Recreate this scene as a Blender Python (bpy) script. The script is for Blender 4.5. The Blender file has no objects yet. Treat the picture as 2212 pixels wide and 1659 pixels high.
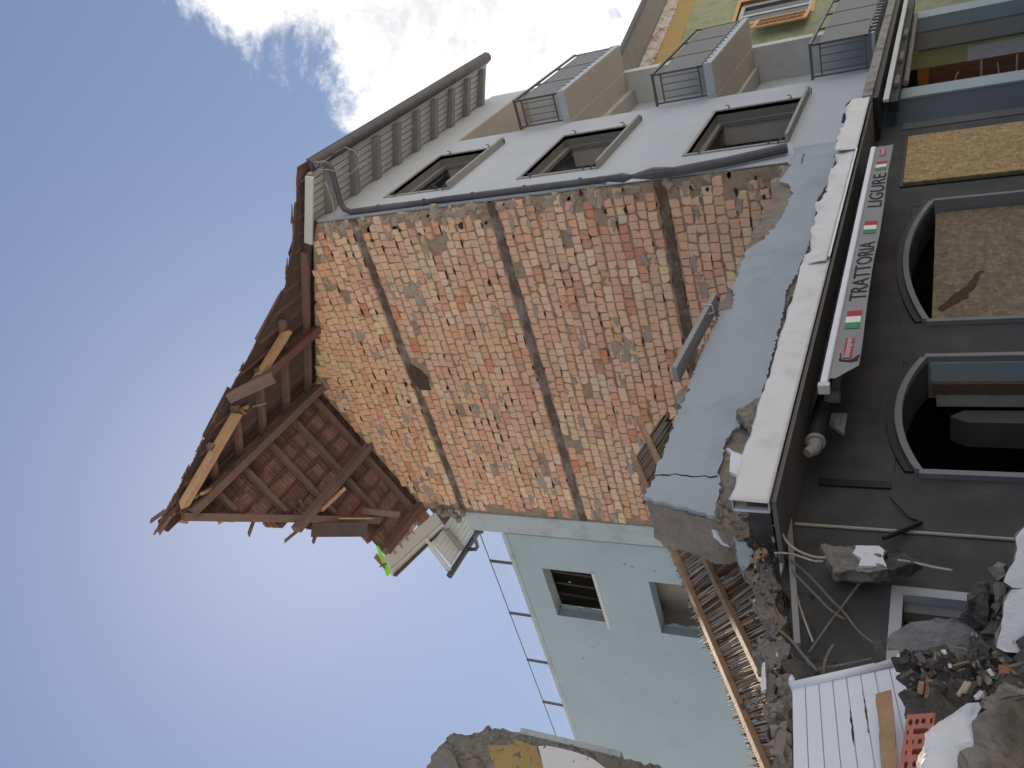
import bpy, bmesh, math, random
from mathutils import Vector, Matrix, noise
PI = math.pi
rnd = random.Random(7)
scene = bpy.context.scene
COL = scene.collection

# ---------------------------------------------------------------- camera
CAM = Vector((-11.8457, -3.9911, 1.65))
RIGHT = Vector((0.546566, -0.837396, -0.005791))
UP = Vector((-0.393548, -0.262959, 0.880893))
FWD = Vector((0.739179, 0.479187, 0.473280))
FOC = 1788.32
cd = bpy.data.cameras.new('camera')
cd.sensor_fit = 'HORIZONTAL'; cd.sensor_width = 36.0; cd.lens = FOC / 2212.0 * 36.0
cd.clip_start = 0.05; cd.clip_end = 500
cam = bpy.data.objects.new('camera', cd); COL.objects.link(cam)
M = Matrix.Identity(4)
for i in range(3):
    M[i][0] = -UP[i]; M[i][1] = RIGHT[i]; M[i][2] = -FWD[i]; M[i][3] = CAM[i]   # phone held sideways: world up is picture left
cam.matrix_world = M
scene.camera = cam

# ---------------------------------------------------------------- sky, sun, exposure
SUN_EL, SUN_AZ = math.radians(43.5), math.radians(44.3)       # azimuth measured from +X to +Y
w = bpy.data.worlds.new('World'); scene.world = w; w.use_nodes = True
nt = w.node_tree; nt.nodes.clear()
def N(t, **k):
    n = nt.nodes.new(t)
    for a, b in k.items(): setattr(n, a, b)
    return n
out = N('ShaderNodeOutputWorld'); bg = N('ShaderNodeBackground'); bg.inputs['Strength'].default_value = 0.088
sky = N('ShaderNodeTexSky'); sky.sky_type = 'NISHITA'; sky.sun_disc = False
sky.sun_elevation = SUN_EL; sky.sun_rotation = PI/2 - SUN_AZ
sky.altitude = 400; sky.air_density = 1.5; sky.dust_density = 0.45; sky.ozone_density = 1.6
tc = N('ShaderNodeTexCoord')
L = nt.links.new
def vm(op, a, b=None):
    n = N('ShaderNodeVectorMath', operation=op); L(a, n.inputs[0])
    if b is not None: n.inputs[1].default_value = b
    return n
def mth(op, a, b=None, c=None):
    n = N('ShaderNodeMath', operation=op)
    for i, v in enumerate((a, b, c)):
        if v is None: continue
        if isinstance(v, (int, float)): n.inputs[i].default_value = v
        else: L(v, n.inputs[i])
    return n.outputs[0]
dirv = tc.outputs['Generated']
bank = vm('DOT_PRODUCT', dirv, (0.568, -0.594, -0.568)).outputs['Value']
def nz(scale, detail, rough, dist=0.0, loc=(0, 0, 0)):
    mp = N('ShaderNodeMapping'); mp.inputs['Scale'].default_value = (scale, scale, scale*1.25); mp.inputs['Location'].default_value = loc
    L(dirv, mp.inputs['Vector'])
    n = N('ShaderNodeTexNoise'); n.inputs['Scale'].default_value = 1.0; n.inputs['Detail'].default_value = detail
    n.inputs['Roughness'].default_value = rough; n.inputs['Distortion'].default_value = dist
    L(mp.outputs[0], n.inputs['Vector']); return n.outputs['Fac']
n1 = nz(5.2, 9, 0.60, 0.45, (3.1, 0.4, 1.7)); n2 = nz(19, 9, 0.68, 0.2, (1.3, 2.4, 5.7)); n3 = nz(5, 6, 0.6, 0.3, (7.1, 3.0, 2.0))
edge = mth('MULTIPLY_ADD', bank, 7.0, 0.10)
edge = mth('MINIMUM', edge, 0.80)
cl = mth('ADD', edge, mth('MULTIPLY', mth('SUBTRACT', n1, 0.5), 2.6))
cl = mth('ADD', cl, mth('MULTIPLY', mth('SUBTRACT', n2, 0.5), 1.1))
mr = N('ShaderNodeMapRange', interpolation_type='SMOOTHSTEP'); L(cl, mr.inputs[0]); mr.inputs[1].default_value = 0.04; mr.inputs[2].default_value = 0.48
# no cloud where the bank does not reach
mr2 = N('ShaderNodeMapRange', interpolation_type='SMOOTHSTEP'); L(bank, mr2.inputs[0]); mr2.inputs[1].default_value = -0.055; mr2.inputs[2].default_value = 0.02
mask = mth('MULTIPLY', mr.outputs[0], mr2.outputs[0])
dens = mth('MULTIPLY_ADD', mth('SUBTRACT', n3, 0.5), 2.4, 3.5)
dens = mth('MULTIPLY_ADD', mth('SUBTRACT', n2, 0.5), 4.2, dens)
ccol = N('ShaderNodeVectorMath', operation='SCALE'); ccol.inputs[0].default_value = (1.0, 1.0, 1.02); L(dens, ccol.inputs['Scale'])
hs = N('ShaderNodeGamma'); hs.inputs['Gamma'].default_value = 0.66; L(sky.outputs[0], hs.inputs['Color'])
sc2 = N('ShaderNodeVectorMath', operation='MULTIPLY'); sc2.inputs[1].default_value = (.455, .485, .575); L(hs.outputs[0], sc2.inputs[0])
mx = N('ShaderNodeMix', data_type='RGBA'); L(mask, mx.inputs[0]); L(sc2.outputs[0], mx.inputs[6]); L(ccol.outputs[0], mx.inputs[7])
L(mx.outputs[2], bg.inputs['Color']); L(bg.outputs[0], out.inputs['Surface'])

sl = bpy.data.lights.new('sun', 'SUN'); sl.energy = 4.3; sl.angle = math.radians(0.5); sl.color = (1.0, 0.93, 0.82)
so = bpy.data.objects.new('sun', sl); COL.objects.link(so)
sd = Vector((math.cos(SUN_EL)*math.cos(SUN_AZ), math.cos(SUN_EL)*math.sin(SUN_AZ), math.sin(SUN_EL)))
so.rotation_euler = sd.to_track_quat('Z', 'Y').to_euler(); so.location = (0, 0, 30)
vs = scene.view_settings
vs.view_transform = 'Standard'; vs.look = 'None'; vs.exposure = 1.8; vs.gamma = 1.0; vs.use_curve_mapping = False

# ---------------------------------------------------------------- helpers: measured points
REG = {'q6': (2000, 450, .27125), 'q7': (2100, 900, .27125), 'q8': (2000, 1350, .27125), 'q9': (2050, 1650, .27125), 'q10': (2200, 2000, .27125),
       'q11': (2700, 0, .25497), 'q12': (2750, 1650, .24109), 'q13': (2750, 2050, .23985), 'q14': (1350, 2250, .33906), 's1': (500, 1400, .24108),
       's2': (1000, 1450, .27125), 's3': (700, 1150, .21097), 's4': (900, 450, .24111), 'r2': (900, 100, .45208), 'r3': (1600, 0, .45208),
       'r4': (2400, 0, .421875), 'r5': (2400, 600, .421875), 'r6': (2300, 1200, .4358), 'r7': (2300, 1750, .4358), 'r8': (1300, 1500, .5714), 'r1': (500, 900, .60277)}
def ray(reg, x, y):
    a, b, s = REG[reg]
    px, py = (a + s*x)*.6777, (b + s*y)*.6777
    return (RIGHT*((829.5-py)/FOC) + UP*(-(px-1106)/FOC) + FWD).normalized()
def pt(reg, x, y, X=None, Y=None, Z=None, D=None):
    """point seen at a place of the photograph, on a real plane of the site (or at a given distance)"""
    d = ray(reg, x, y)
    if D is not None: return CAM + d*D
    if X is not None: t = (X-CAM.x)/d.x
    elif Y is not None: t = (Y-CAM.y)/d.y
    else: t = (Z-CAM.z)/d.z
    return CAM + d*t
def ptpl(reg, x, y, p0, n):
    d = ray(reg, x, y); return CAM + d*(((p0-CAM).dot(n))/d.dot(n))

# ---------------------------------------------------------------- helpers: objects
ORG = {}
def thing(name, label, cat, loc=(0, 0, 0), group=None):
    o = bpy.data.objects.new(name, None); COL.objects.link(o); o.location = loc; o.empty_display_size = 0.2
    o['label'] = label; o['category'] = cat
    if group: o['group'] = group
    ORG[o] = Vector(loc); return o
def tag(o, label, cat, group=None):
    o['label'] = label; o['category'] = cat
    if group: o['group'] = group
    return o
def link(name, me, mats, parent=None, loc=None, kind=None, smooth=False, label=None):
    o = bpy.data.objects.new(name, me); COL.objects.link(o)
    for m in (mats if isinstance(mats, (list, tuple)) else [mats]):
        if len(me.materials) < len(mats if isinstance(mats, (list, tuple)) else [mats]): me.materials.append(m)
    if parent is not None: o.parent = parent; ORG[o] = ORG.get(parent, Vector())
    if loc is not None: o.location = loc
    if kind: o['kind'] = kind
    if label: o['label'] = label
    if smooth:
        for p in me.polygons: p.use_smooth = True
    return o
class MB:
    def __init__(s): s.v = []; s.f = []; s.m = []; s.cur = 0
    def face(s, pts, m=None):
        b = len(s.v); s.v += [tuple(p) for p in pts]; s.f.append(tuple(range(b, b+len(pts)))); s.m.append(s.cur if m is None else m)
    def mesh(s, pts, faces, m=None):
        b = len(s.v); s.v += [tuple(p) for p in pts]
        for f in faces: s.f.append(tuple(i+b for i in f)); s.m.append(s.cur if m is None else m)
    def box(s, x0, y0, z0, x1, y1, z1, m=None):
        P = [(x, y, z) for x in (x0, x1) for y in (y0, y1) for z in (z0, z1)]
        s.mesh(P, [(0, 1, 3, 2), (4, 6, 7, 5), (0, 4, 5, 1), (2, 3, 7, 6), (0, 2, 6, 4), (1, 5, 7, 3)], m)
    def obox(s, c, ax, ay, az, m=None):
        c, ax, ay, az = map(Vector, (c, ax, ay, az))
        P = [c + ax*i + ay*j + az*k for i in (-1, 1) for j in (-1, 1) for k in (-1, 1)]
        s.mesh(P, [(0, 1, 3, 2), (4, 6, 7, 5), (0, 4, 5, 1), (2, 3, 7, 6), (0, 2, 6, 4), (1, 5, 7, 3)], m)
    def beam(s, p, q, wd, h, up=(0, 0, 1), m=None, jag=0.0, seg=1):
        p, q = Vector(p), Vector(q); d = (q-p).normalized(); up = Vector(up)
        a = d.cross(up).normalized(); b = a.cross(d).normalized()
        for i in range(seg):
            pass
        c4 = [a*wd/2*i + b*h/2*j for i, j in ((-1, -1), (1, -1), (1, 1), (-1, 1))]
        P0 = [p + c - d*abs(rnd.gauss(0, jag)) for c in c4]; P1 = [q + c + d*rnd.gauss(0, jag) for c in c4]
        s.mesh(P0+P1, [(3, 2, 1, 0), (4, 5, 6, 7), (0, 1, 5, 4), (1, 2, 6, 5), (2, 3, 7, 6), (3, 0, 4, 7)], m)
    def tube(s, pts, r, n=8, m=None, cap=True):
        pts = [Vector(p) for p in pts]; rings = []
        for i, p in enumerate(pts):
            d = (pts[min(i+1, len(pts)-1)] - pts[max(i-1, 0)]).normalized()
            a = d.cross(Vector((0, 0, 1)))
            if a.length < 1e-3: a = d.cross(Vector((0, 1, 0)))
            a.normalize(); b = a.cross(d)
            rr = r[i] if isinstance(r, (list, tuple)) else r
            rings.append([p + a*rr*math.cos(t*2*PI/n) + b*rr*math.sin(t*2*PI/n) for t in range(n)])
        V = [v for R in rings for v in R]; F = []
        for i in range(len(pts)-1):
            for t in range(n):
                F.append((i*n+t, i*n+(t+1) % n, (i+1)*n+(t+1) % n, (i+1)*n+t))
        if cap: F += [tuple(range(n))[::-1], tuple((len(pts)-1)*n+t for t in range(n))]
        s.mesh(V, F, m)
    def prism(s, poly, th, m=None, mside=None):
        poly = [Vector(p) for p in poly]; th = Vector(th); n = len(poly)
        s.mesh(poly, [tuple(range(n))], m); s.mesh([p+th for p in poly], [tuple(range(n))[::-1]], m)
        for i in range(n):
            j = (i+1) % n; s.face([poly[i], poly[i]+th, poly[j]+th, poly[j]], mside if mside is not None else m)
    def build(s, name, mats, parent=None, kind=None, smooth=False, label=None, bev=0.0, recalc=True):
        o0 = ORG.get(parent, Vector()) if parent is not None else Vector()
        me = bpy.data.meshes.new(name)
        me.from_pydata([tuple(Vector(v)-o0) for v in s.v], [], s.f)
        mats = mats if isinstance(mats, (list, tuple)) else [mats]
        for m in mats: me.materials.append(m)
        if len(mats) > 1: me.polygons.foreach_set('material_index', s.m)
        if recalc:
            bm = bmesh.new(); bm.from_mesh(me); bmesh.ops.recalc_face_normals(bm, faces=bm.faces)
            bm.to_mesh(me); bm.free()
        me.update()
        o = link(name, me, mats, parent, kind=kind, smooth=smooth, label=label)
        if bev:
            md = o.modifiers.new('bevel', 'BEVEL'); md.width = bev; md.segments = 2; md.limit_method = 'ANGLE'
        return o
def based(mb, name, mats, label, cat, group=None, **k):
    """a one-mesh thing, origin at its base"""
    xs = [v[0] for v in mb.v]; ys = [v[1] for v in mb.v]; zs = [v[2] for v in mb.v]
    b = Vector(((min(xs)+max(xs))/2, (min(ys)+max(ys))/2, min(zs)))
    mb.v = [tuple(Vector(v)-b) for v in mb.v]
    o = mb.build(name, mats, **k); o.location = b
    return tag(o, label, cat, group)

# ---------------------------------------------------------------- helpers: materials
def mat(name, col, rough=0.85, var=0.12, scale=3.0, bump=0.15, bscale=40.0, dirt=None, dscale=1.2, damt=0.5, spec=0.3, objcol=False, attr=None, coord='Object', metal=0.0, stretch=(1, 1, 1), dlo=0.5, dhi=0.62):
    m = bpy.data.materials.new(name); m.use_nodes = True; t = m.node_tree; B = t.nodes['Principled BSDF']
    B.inputs['Roughness'].default_value = rough; B.inputs['Specular IOR Level'].default_value = spec; B.inputs['Metallic'].default_value = metal
    def nn(ty): return t.nodes.new(ty)
    c = nn('ShaderNodeTexCoord'); mp = nn('ShaderNodeMapping'); mp.inputs['Scale'].default_value = stretch
    t.links.new(c.outputs[coord], mp.inputs['Vector'])
    if coord == 'Object' and not attr:
        oi0 = nn('ShaderNodeObjectInfo'); ml = nn('ShaderNodeVectorMath'); ml.operation = 'SCALE'; ml.inputs[0].default_value = (37, 51, 43)
        t.links.new(oi0.outputs['Random'], ml.inputs['Scale']); t.links.new(ml.outputs[0], mp.inputs['Location'])
    def tex(s, d=6, r=0.6):
        n = nn('ShaderNodeTexNoise'); n.inputs['Scale'].default_value = s; n.inputs['Detail'].default_value = d; n.inputs['Roughness'].default_value = r
        t.links.new(mp.outputs[0], n.inputs['Vector']); return n
    base = None
    if objcol: oi = nn('ShaderNodeObjectInfo'); base = oi.outputs['Color']
    elif attr: a = nn('ShaderNodeAttribute'); a.attribute_name = attr; base = a.outputs['Color']
    n1 = tex(scale); 
    mr = nn('ShaderNodeMapRange'); mr.inputs[1].default_value = .25; mr.inputs[2].default_value = .75; mr.inputs[3].default_value = 1-var; mr.inputs[4].default_value = 1+var
    t.links.new(n1.outputs['Fac'], mr.inputs[0])
    sc = nn('ShaderNodeVectorMath'); sc.operation = 'SCALE'
    if base is None: sc.inputs[0].default_value = col[:3]
    else: t.links.new(base, sc.inputs[0])
    t.links.new(mr.outputs[0], sc.inputs['Scale'])
    last = sc.outputs[0]
    if dirt is not None:
        n2 = tex(dscale, 8, 0.68); m2 = nn('ShaderNodeMapRange'); m2.inputs[1].default_value = dlo; m2.inputs[2].default_value = dhi; m2.inputs[4].default_value = damt
        t.links.new(n2.outputs['Fac'], m2.inputs[0])
        x = nn('ShaderNodeMix'); x.data_type = 'RGBA'; t.links.new(m2.outputs[0], x.inputs[0]); t.links.new(last, x.inputs[6]); x.inputs[7].default_value = (*dirt, 1)
        last = x.outputs[2]
    t.links.new(last, B.inputs['Base Color'])
    if bump:
        n3 = tex(bscale, 5, 0.65); bp = nn('ShaderNodeBump'); bp.inputs['Strength'].default_value = bump; bp.inputs['Distance'].default_value = 0.02
        t.links.new(n3.outputs['Fac'], bp.inputs['Height']); t.links.new(bp.outputs[0], B.inputs['Normal'])
    return m
def flat(name, col, rough=0.6, spec=0.3): return mat(name, col, rough, var=0.06, scale=8, bump=0.0, spec=spec)
M_fac = mat('pale_grey_plaster', (.375, .405, .45), .92, .05, 1.2, .25, 60, dirt=(.30, .31, .32), dscale=.9, damt=.35, dlo=.52, dhi=.75)
M_strip = mat('blue_grey_plaster', (.305, .345, .395), .92, .07, 1.5, .3, 60, dirt=(.20, .22, .245), dscale=1.6, damt=.6, dlo=.50, dhi=.75)
M_teal = mat('pale_teal_plaster', (.32, .395, .428), .92, .06, 1.0, .2, 60, dirt=(.26, .325, .35), dscale=.9, damt=.5, dlo=.5, dhi=.75)
M_tealstrip = mat('blue_grey_render', (.37, .42, .44), .92, .06, 2, .2, 50, dirt=(.26, .29, .30), dscale=2.5, damt=.5)
M_jamb = mat('grey_blue_reveal', (.22, .265, .295), .9, .06, 3, .15, 50)
M_mortar = mat('old_mortar', (.315, .235, .175), .95, .2, 6, .8, 35, dirt=(.16, .11, .08), dscale=9, damt=.55)
M_smear = mat('grey_mortar_smear', (.35, .29, .235), .95, .18, 8, .8, 45, dirt=(.28, .24, .205), dscale=5, damt=.6)
M_brick = mat('clay_brick', (.5, .3, .2), .92, .09, 14, .4, 55, dirt=(.42, .35, .295), dscale=6, damt=.22, objcol=True)
M_brick_s = mat('clay_brick_field', (.5, .3, .2), .92, .09, 14, .4, 55, dirt=(.42, .35, .295), dscale=6, damt=.22, attr='tint')
M_band = mat('concrete_band', (.19, .165, .145), .95, .3, 6, .9, 30, dirt=(.105, .068, .048), dscale=2.4, damt=.95, dlo=.42, dhi=.54)
M_conc = mat('broken_concrete', (.20, .19, .178), .95, .25, 7, 1.0, 28, dirt=(.15, .135, .12), dscale=4, damt=.6)
M_dconc = mat('dusty_dark_rubble', (.085, .079, .073), .95, .3, 9, 1.0, 30, dirt=(.045, .041, .037), dscale=5, damt=.6)
M_core = mat('rubble_core', (.235, .205, .178), .96, .24, 6, 1.0, 24, dirt=(.135, .115, .10), dscale=3, damt=.6)
M_white = mat('white_plaster', (.62, .635, .67), .9, .05, 5, .35, 30, dirt=(.5, .49, .47), dscale=4, damt=.5, dlo=.55, dhi=.7)
M_wplas = mat('white_plastic', (.58, .60, .68), .45, .02, 5, .02, 30, dirt=(.6, .6, .62), dscale=2.5, damt=.35, dlo=.55, dhi=.75, spec=.4)
M_wood = mat('weathered_beam', (.165, .108, .094), .85, .25, 3, .35, 30, stretch=(1, 1, 1), dirt=(.12, .07, .055), dscale=3, damt=.5)
M_woodred = mat('red_brown_beam', (.14, .075, .063), .85, .22, 3, .35, 30, dirt=(.11, .05, .04), dscale=3, damt=.5)
M_fresh = mat('fresh_split_wood', (.36, .235, .14), .8, .18, 9, .3, 40, dirt=(.35, .19, .10), dscale=4, damt=.4)
M_lath = mat('pale_lath', (.30, .195, .12), .85, .2, 9, .3, 40)
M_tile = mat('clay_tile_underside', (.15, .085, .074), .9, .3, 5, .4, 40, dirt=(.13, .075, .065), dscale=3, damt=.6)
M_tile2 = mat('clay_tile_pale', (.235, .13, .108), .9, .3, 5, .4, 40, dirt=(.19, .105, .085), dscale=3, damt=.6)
M_boards = mat('dark_roof_boarding', (.085, .062, .058), .9, .3, 6, .4, 30, stretch=(.6, 5, 1))
M_dtile = mat('dark_sheeting', (.075, .05, .05), .7, .2, 5, .2, 40)
M_soff = mat('soffit_board', (.46, .46, .45), .8, .06, 3, .1, 40)
M_raft = mat('grey_painted_timber', (.22, .215, .215), .85, .12, 4, .25, 40)
M_gut = mat('dark_copper_gutter', (.062, .056, .062), .6, .15, 6, .1, 30, spec=.4)
M_pipe = mat('grey_zinc_pipe', (.07, .07, .08), .6, .15, 6, .1, 30, spec=.4)
M_fascia = mat('painted_fascia', (.50, .50, .49), .7, .04, 3, .05, 40)
M_beige = mat('beige_soffit', (.36, .32, .28), .92, .05, 2, .12, 50)
M_rail = mat('anthracite_rail', (.085, .085, .095), .5, .1, 8, 0, 40, spec=.45)
M_trim = mat('grey_window_trim', (.26, .255, .25), .8, .08, 5, .12, 50)
M_trimd = mat('dark_window_reveal', (.17, .165, .162), .85, .08, 5, .12, 50)
M_inner = mat('interior_plaster', (.34, .33, .315), .9, .06, 3, .1, 40)
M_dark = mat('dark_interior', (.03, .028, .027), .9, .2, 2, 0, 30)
M_shop = mat('charcoal_shop_wall', (.060, .060, .062), .9, .3, 3, .35, 60, dirt=(.098, .096, .093), dscale=2.2, damt=.55, dlo=.5, dhi=.72)
M_shop2 = mat('grey_shop_plinth', (.09, .09, .094), .9, .12, 2, .25, 60, dirt=(.08, .078, .078), dscale=1.5, damt=.6)
M_metal = mat('white_sheet_metal', (.56, .56, .57), .5, .05, 2, .10, 5, dirt=(.36, .345, .33), dscale=3.5, damt=.6, dlo=.52, dhi=.74, spec=.4)
M_black = mat('black_cassette', (.018, .018, .018), .6, .2, 5, .05, 40)
M_alu = mat('aluminium_bar', (.50, .51, .55), .35, .03, 5, 0, 40, spec=.5, metal=.3)
M_val = mat('grey_awning_cloth', (.25, .245, .25), .95, .05, 4, .15, 120)
M_ink = flat('dark_lettering', (.022, .020, .024), .9)
M_red = flat('flag_red', (.36, .045, .06), .9)
M_grn = flat('flag_green', (.06, .22, .11), .9)
M_wht = flat('flag_white', (.68, .68, .67), .9)
M_lred = flat('label_red', (.33, .07, .08), .9)
M_arch = mat('arch_moulding', (.205, .21, .22), .8, .08, 5, .12, 50)
M_orange = mat('orange_reveal', (.46, .18, .05), .9, .15, 8, .2, 50)
M_blue = mat('shaded_blue', (.033, .047, .062), .85, .08, 2, .15, 50, dirt=(.025, .033, .043), dscale=1.5, damt=.5)  # darker copy of the blue: shade of the pier's side put into the colour
M_lblue = mat('light_blue_paint', (.31, .375, .41), .85, .05, 2, .15, 50)
M_green = mat('green_roughcast', (.27, .29, .18), .95, .16, 5, .9, 22, dirt=(.17, .185, .11), dscale=3, damt=.6)
M_yel = mat('ochre_paint', (.34, .245, .105), .9, .08, 3, .2, 40)
M_lyel = mat('pale_yellow_paint', (.47, .45, .21), .9, .06, 3, .15, 40)
M_shut = mat('orange_pine', (.50, .29, .13), .75, .16, 9, .15, 40, stretch=(1, 1, 4))
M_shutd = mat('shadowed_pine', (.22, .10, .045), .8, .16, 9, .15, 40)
M_cab = mat('brown_wood_panel', (.185, .075, .04), .6, .3, 3, .1, 30, stretch=(4, 4, .6), spec=.4)
M_cable = mat('cream_cable', (.36, .33, .29), .7, .1, 8, .1, 40)
M_hemp = mat('dusty_cable', (.15, .13, .11), .9, .2, 12, .3, 60)
M_terra = mat('hollow_clay_block', (.40, .155, .125), .92, .12, 8, .5, 60, dirt=(.3, .13, .11), dscale=6, damt=.5)
M_lime = flat('lime_green_sheet', (.20, .58, .04), .6)
M_ground = mat('dusty_street', (.48, .45, .41), .95, .25, 1.5, .6, 20)  # pale tone raised so the unseen street bounces more light onto the walls

def osb(name, hue):
    m = bpy.data.materials.new(name); m.use_nodes = True; t = m.node_tree; B = t.nodes['Principled BSDF']; B.inputs['Roughness'].default_value = .8
    c = t.nodes.new('ShaderNodeTexCoord'); outs = []
    for sc_, st in ((14, (1, 1, 2.6)), (17, (2.6, 1, 1))):
        mp = t.nodes.new('ShaderNodeMapping'); mp.inputs['Scale'].default_value = st; t.links.new(c.outputs['Object'], mp.inputs['Vector'])
        n0 = t.nodes.new('ShaderNodeTexNoise'); n0.inputs['Scale'].default_value = 5; t.links.new(mp.outputs[0], n0.inputs['Vector'])
        ad = t.nodes.new('ShaderNodeMix'); ad.data_type = 'RGBA'; ad.inputs[0].default_value = .12; t.links.new(mp.outputs[0], ad.inputs[6]); t.links.new(n0.outputs['Color'], ad.inputs[7])
        v = t.nodes.new('ShaderNodeTexVoronoi'); v.inputs['Scale'].default_value = sc_; t.links.new(ad.outputs[2], v.inputs['Vector'])
        s = t.nodes.new('ShaderNodeSeparateColor'); t.links.new(v.outputs['Color'], s.inputs[0]); outs.append(s.outputs[0])
    a = t.nodes.new('ShaderNodeMath'); a.operation = 'MULTIPLY_ADD'; a.inputs[1].default_value = .5; t.links.new(outs[0], a.inputs[0])
    h = t.nodes.new('ShaderNodeMath'); h.operation = 'MULTIPLY'; h.inputs[1].default_value = .5; t.links.new(outs[1], h.inputs[0]); t.links.new(h.outputs[0], a.inputs[2])
    r = t.nodes.new('ShaderNodeValToRGB'); t.links.new(a.outputs[0], r.inputs[0])
    for e, (p, k) in zip([r.color_ramp.elements[0], r.color_ramp.elements[1], r.color_ramp.elements.new(.55)], ((.1, .35), (.9, 1.45), (.55, .85))):
        pass
    els = sorted(r.color_ramp.elements, key=lambda e: e.position)
    for e, k in zip(els, (.55, .95, 1.5)): e.color = (hue[0]*k, hue[1]*k, hue[2]*k, 1)
    t.links.new(r.outputs[0], B.inputs['Base Color'])
    return m
M_osb1 = osb('strand_board_yellow', (.34, .23, .10)); M_osb2 = osb('strand_board_grey', (.185, .135, .085))

# ---------------------------------------------------------------- generic builders
def wall(mb, amin, amax, zmin, zmax, holes, f, t, m=None, mrev=None):
    """wall with openings; f(a, z, depth) -> point"""
    A = sorted({amin, amax, *[h[0] for h in holes], *[h[1] for h in holes]}); Z = sorted({zmin, zmax, *[h[2] for h in holes], *[h[3] for h in holes]})
    def solid(i, j):
        if i < 0 or j < 0 or i >= len(A)-1 or j >= len(Z)-1: return None
        ca, cz = (A[i]+A[i+1])/2, (Z[j]+Z[j+1])/2
        return not any(h[0] < ca < h[1] and h[2] < cz < h[3] for h in holes)
    for i in range(len(A)-1):
        for j in range(len(Z)-1):
            if not solid(i, j): continue
            a0, a1, z0, z1 = A[i], A[i+1], Z[j], Z[j+1]
            mb.face([f(a0, z0, 0), f(a1, z0, 0), f(a1, z1, 0), f(a0, z1, 0)], m); mb.face([f(a0, z0, t), f(a0, z1, t), f(a1, z1, t), f(a1, z0, t)], m)
            for di, dj, e in ((-1, 0, ((a0, z0), (a0, z1))), (1, 0, ((a1, z0), (a1, z1))), (0, -1, ((a0, z0), (a1, z0))), (0, 1, ((a0, z1), (a1, z1)))):
                s = solid(i+di, j+dj)
                if not s:
                    (p, q), (u_, v_) = e
                    mb.face([f(p, q, 0), f(u_, v_, 0), f(u_, v_, t), f(p, q, t)], m if s is None else (mrev if mrev is not None else m))
def rough_poly(poly, step=.08, amp=.015, seed=1, closed=True, fixed=()):
    r = random.Random(seed); out = []; n = len(poly)
    for i in range(n if closed else n-1):
        a, b = Vector(poly[i]), Vector(poly[(i+1) % n]); k = max(1, int((b-a).length/step))
        for j in range(k):
            p = a.lerp(b, j/k)
            if i not in fixed and (j or i): p = p + Vector((r.gauss(0, amp), r.gauss(0, amp)))
            out.append(p)
    if not closed: out.append(Vector(poly[-1]))
    return out
def chunk_mesh(size, seed, n=16, amp=.06, cuts=2, boxy=.7, mats=1, facedir=None):
    r = random.Random(seed); bm = bmesh.new()
    for i in range(n):
        v = Vector((r.uniform(-1, 1), r.uniform(-1, 1), r.uniform(-1, 1)))
        mxx = max(abs(v.x), abs(v.y), abs(v.z)); v = v/mxx*(boxy + (1-boxy)*r.random()) if r.random() < .8 else v.normalized()
        bm.verts.new((v.x*size[0]/2, v.y*size[1]/2, v.z*size[2]/2))
    bmesh.ops.convex_hull(bm, input=bm.verts[:], use_existing_faces=False)
    for v in [v for v in bm.verts if not v.link_faces]: bm.verts.remove(v)
    if cuts: bmesh.ops.subdivide_edges(bm, edges=bm.edges[:], cuts=cuts, use_grid_fill=True)
    bmesh.ops.triangulate(bm, faces=bm.faces[:])
    s = sum(size)/3; off = Vector((seed*3.1, seed*1.7, 0))
    bm.normal_update()
    for v in bm.verts:
        k = noise.noise(v.co*(5/s)+off)*amp*s + noise.noise(v.co*(14/s)+off)*amp*.5*s
        v.co += v.normal*k
    if facedir is not None:
        fd = Vector(facedir).normalized()
        bm.normal_update()
        for f in bm.faces:
            if f.normal.dot(fd) > .72: f.material_index = 1
    bmesh.ops.recalc_face_normals(bm, faces=bm.faces)
    me = bpy.data.meshes.new('chunk'); bm.to_mesh(me); bm.free(); return me
def chunk(name, c, size, seed, mats, label, cat, rot=(0, 0, 0), group=None, amp=.06, n=16, boxy=.7, cuts=2, facedir=None):
    me = chunk_mesh(size, seed, n, amp, cuts, boxy, facedir=facedir)
    me.name = name
    o = bpy.data.objects.new(name, me); COL.objects.link(o)
    for m in (mats if isinstance(mats, (list, tuple)) else [mats]): me.materials.append(m)
    o.location = c; o.rotation_euler = rot
    return tag(o, label, cat, group)
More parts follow.
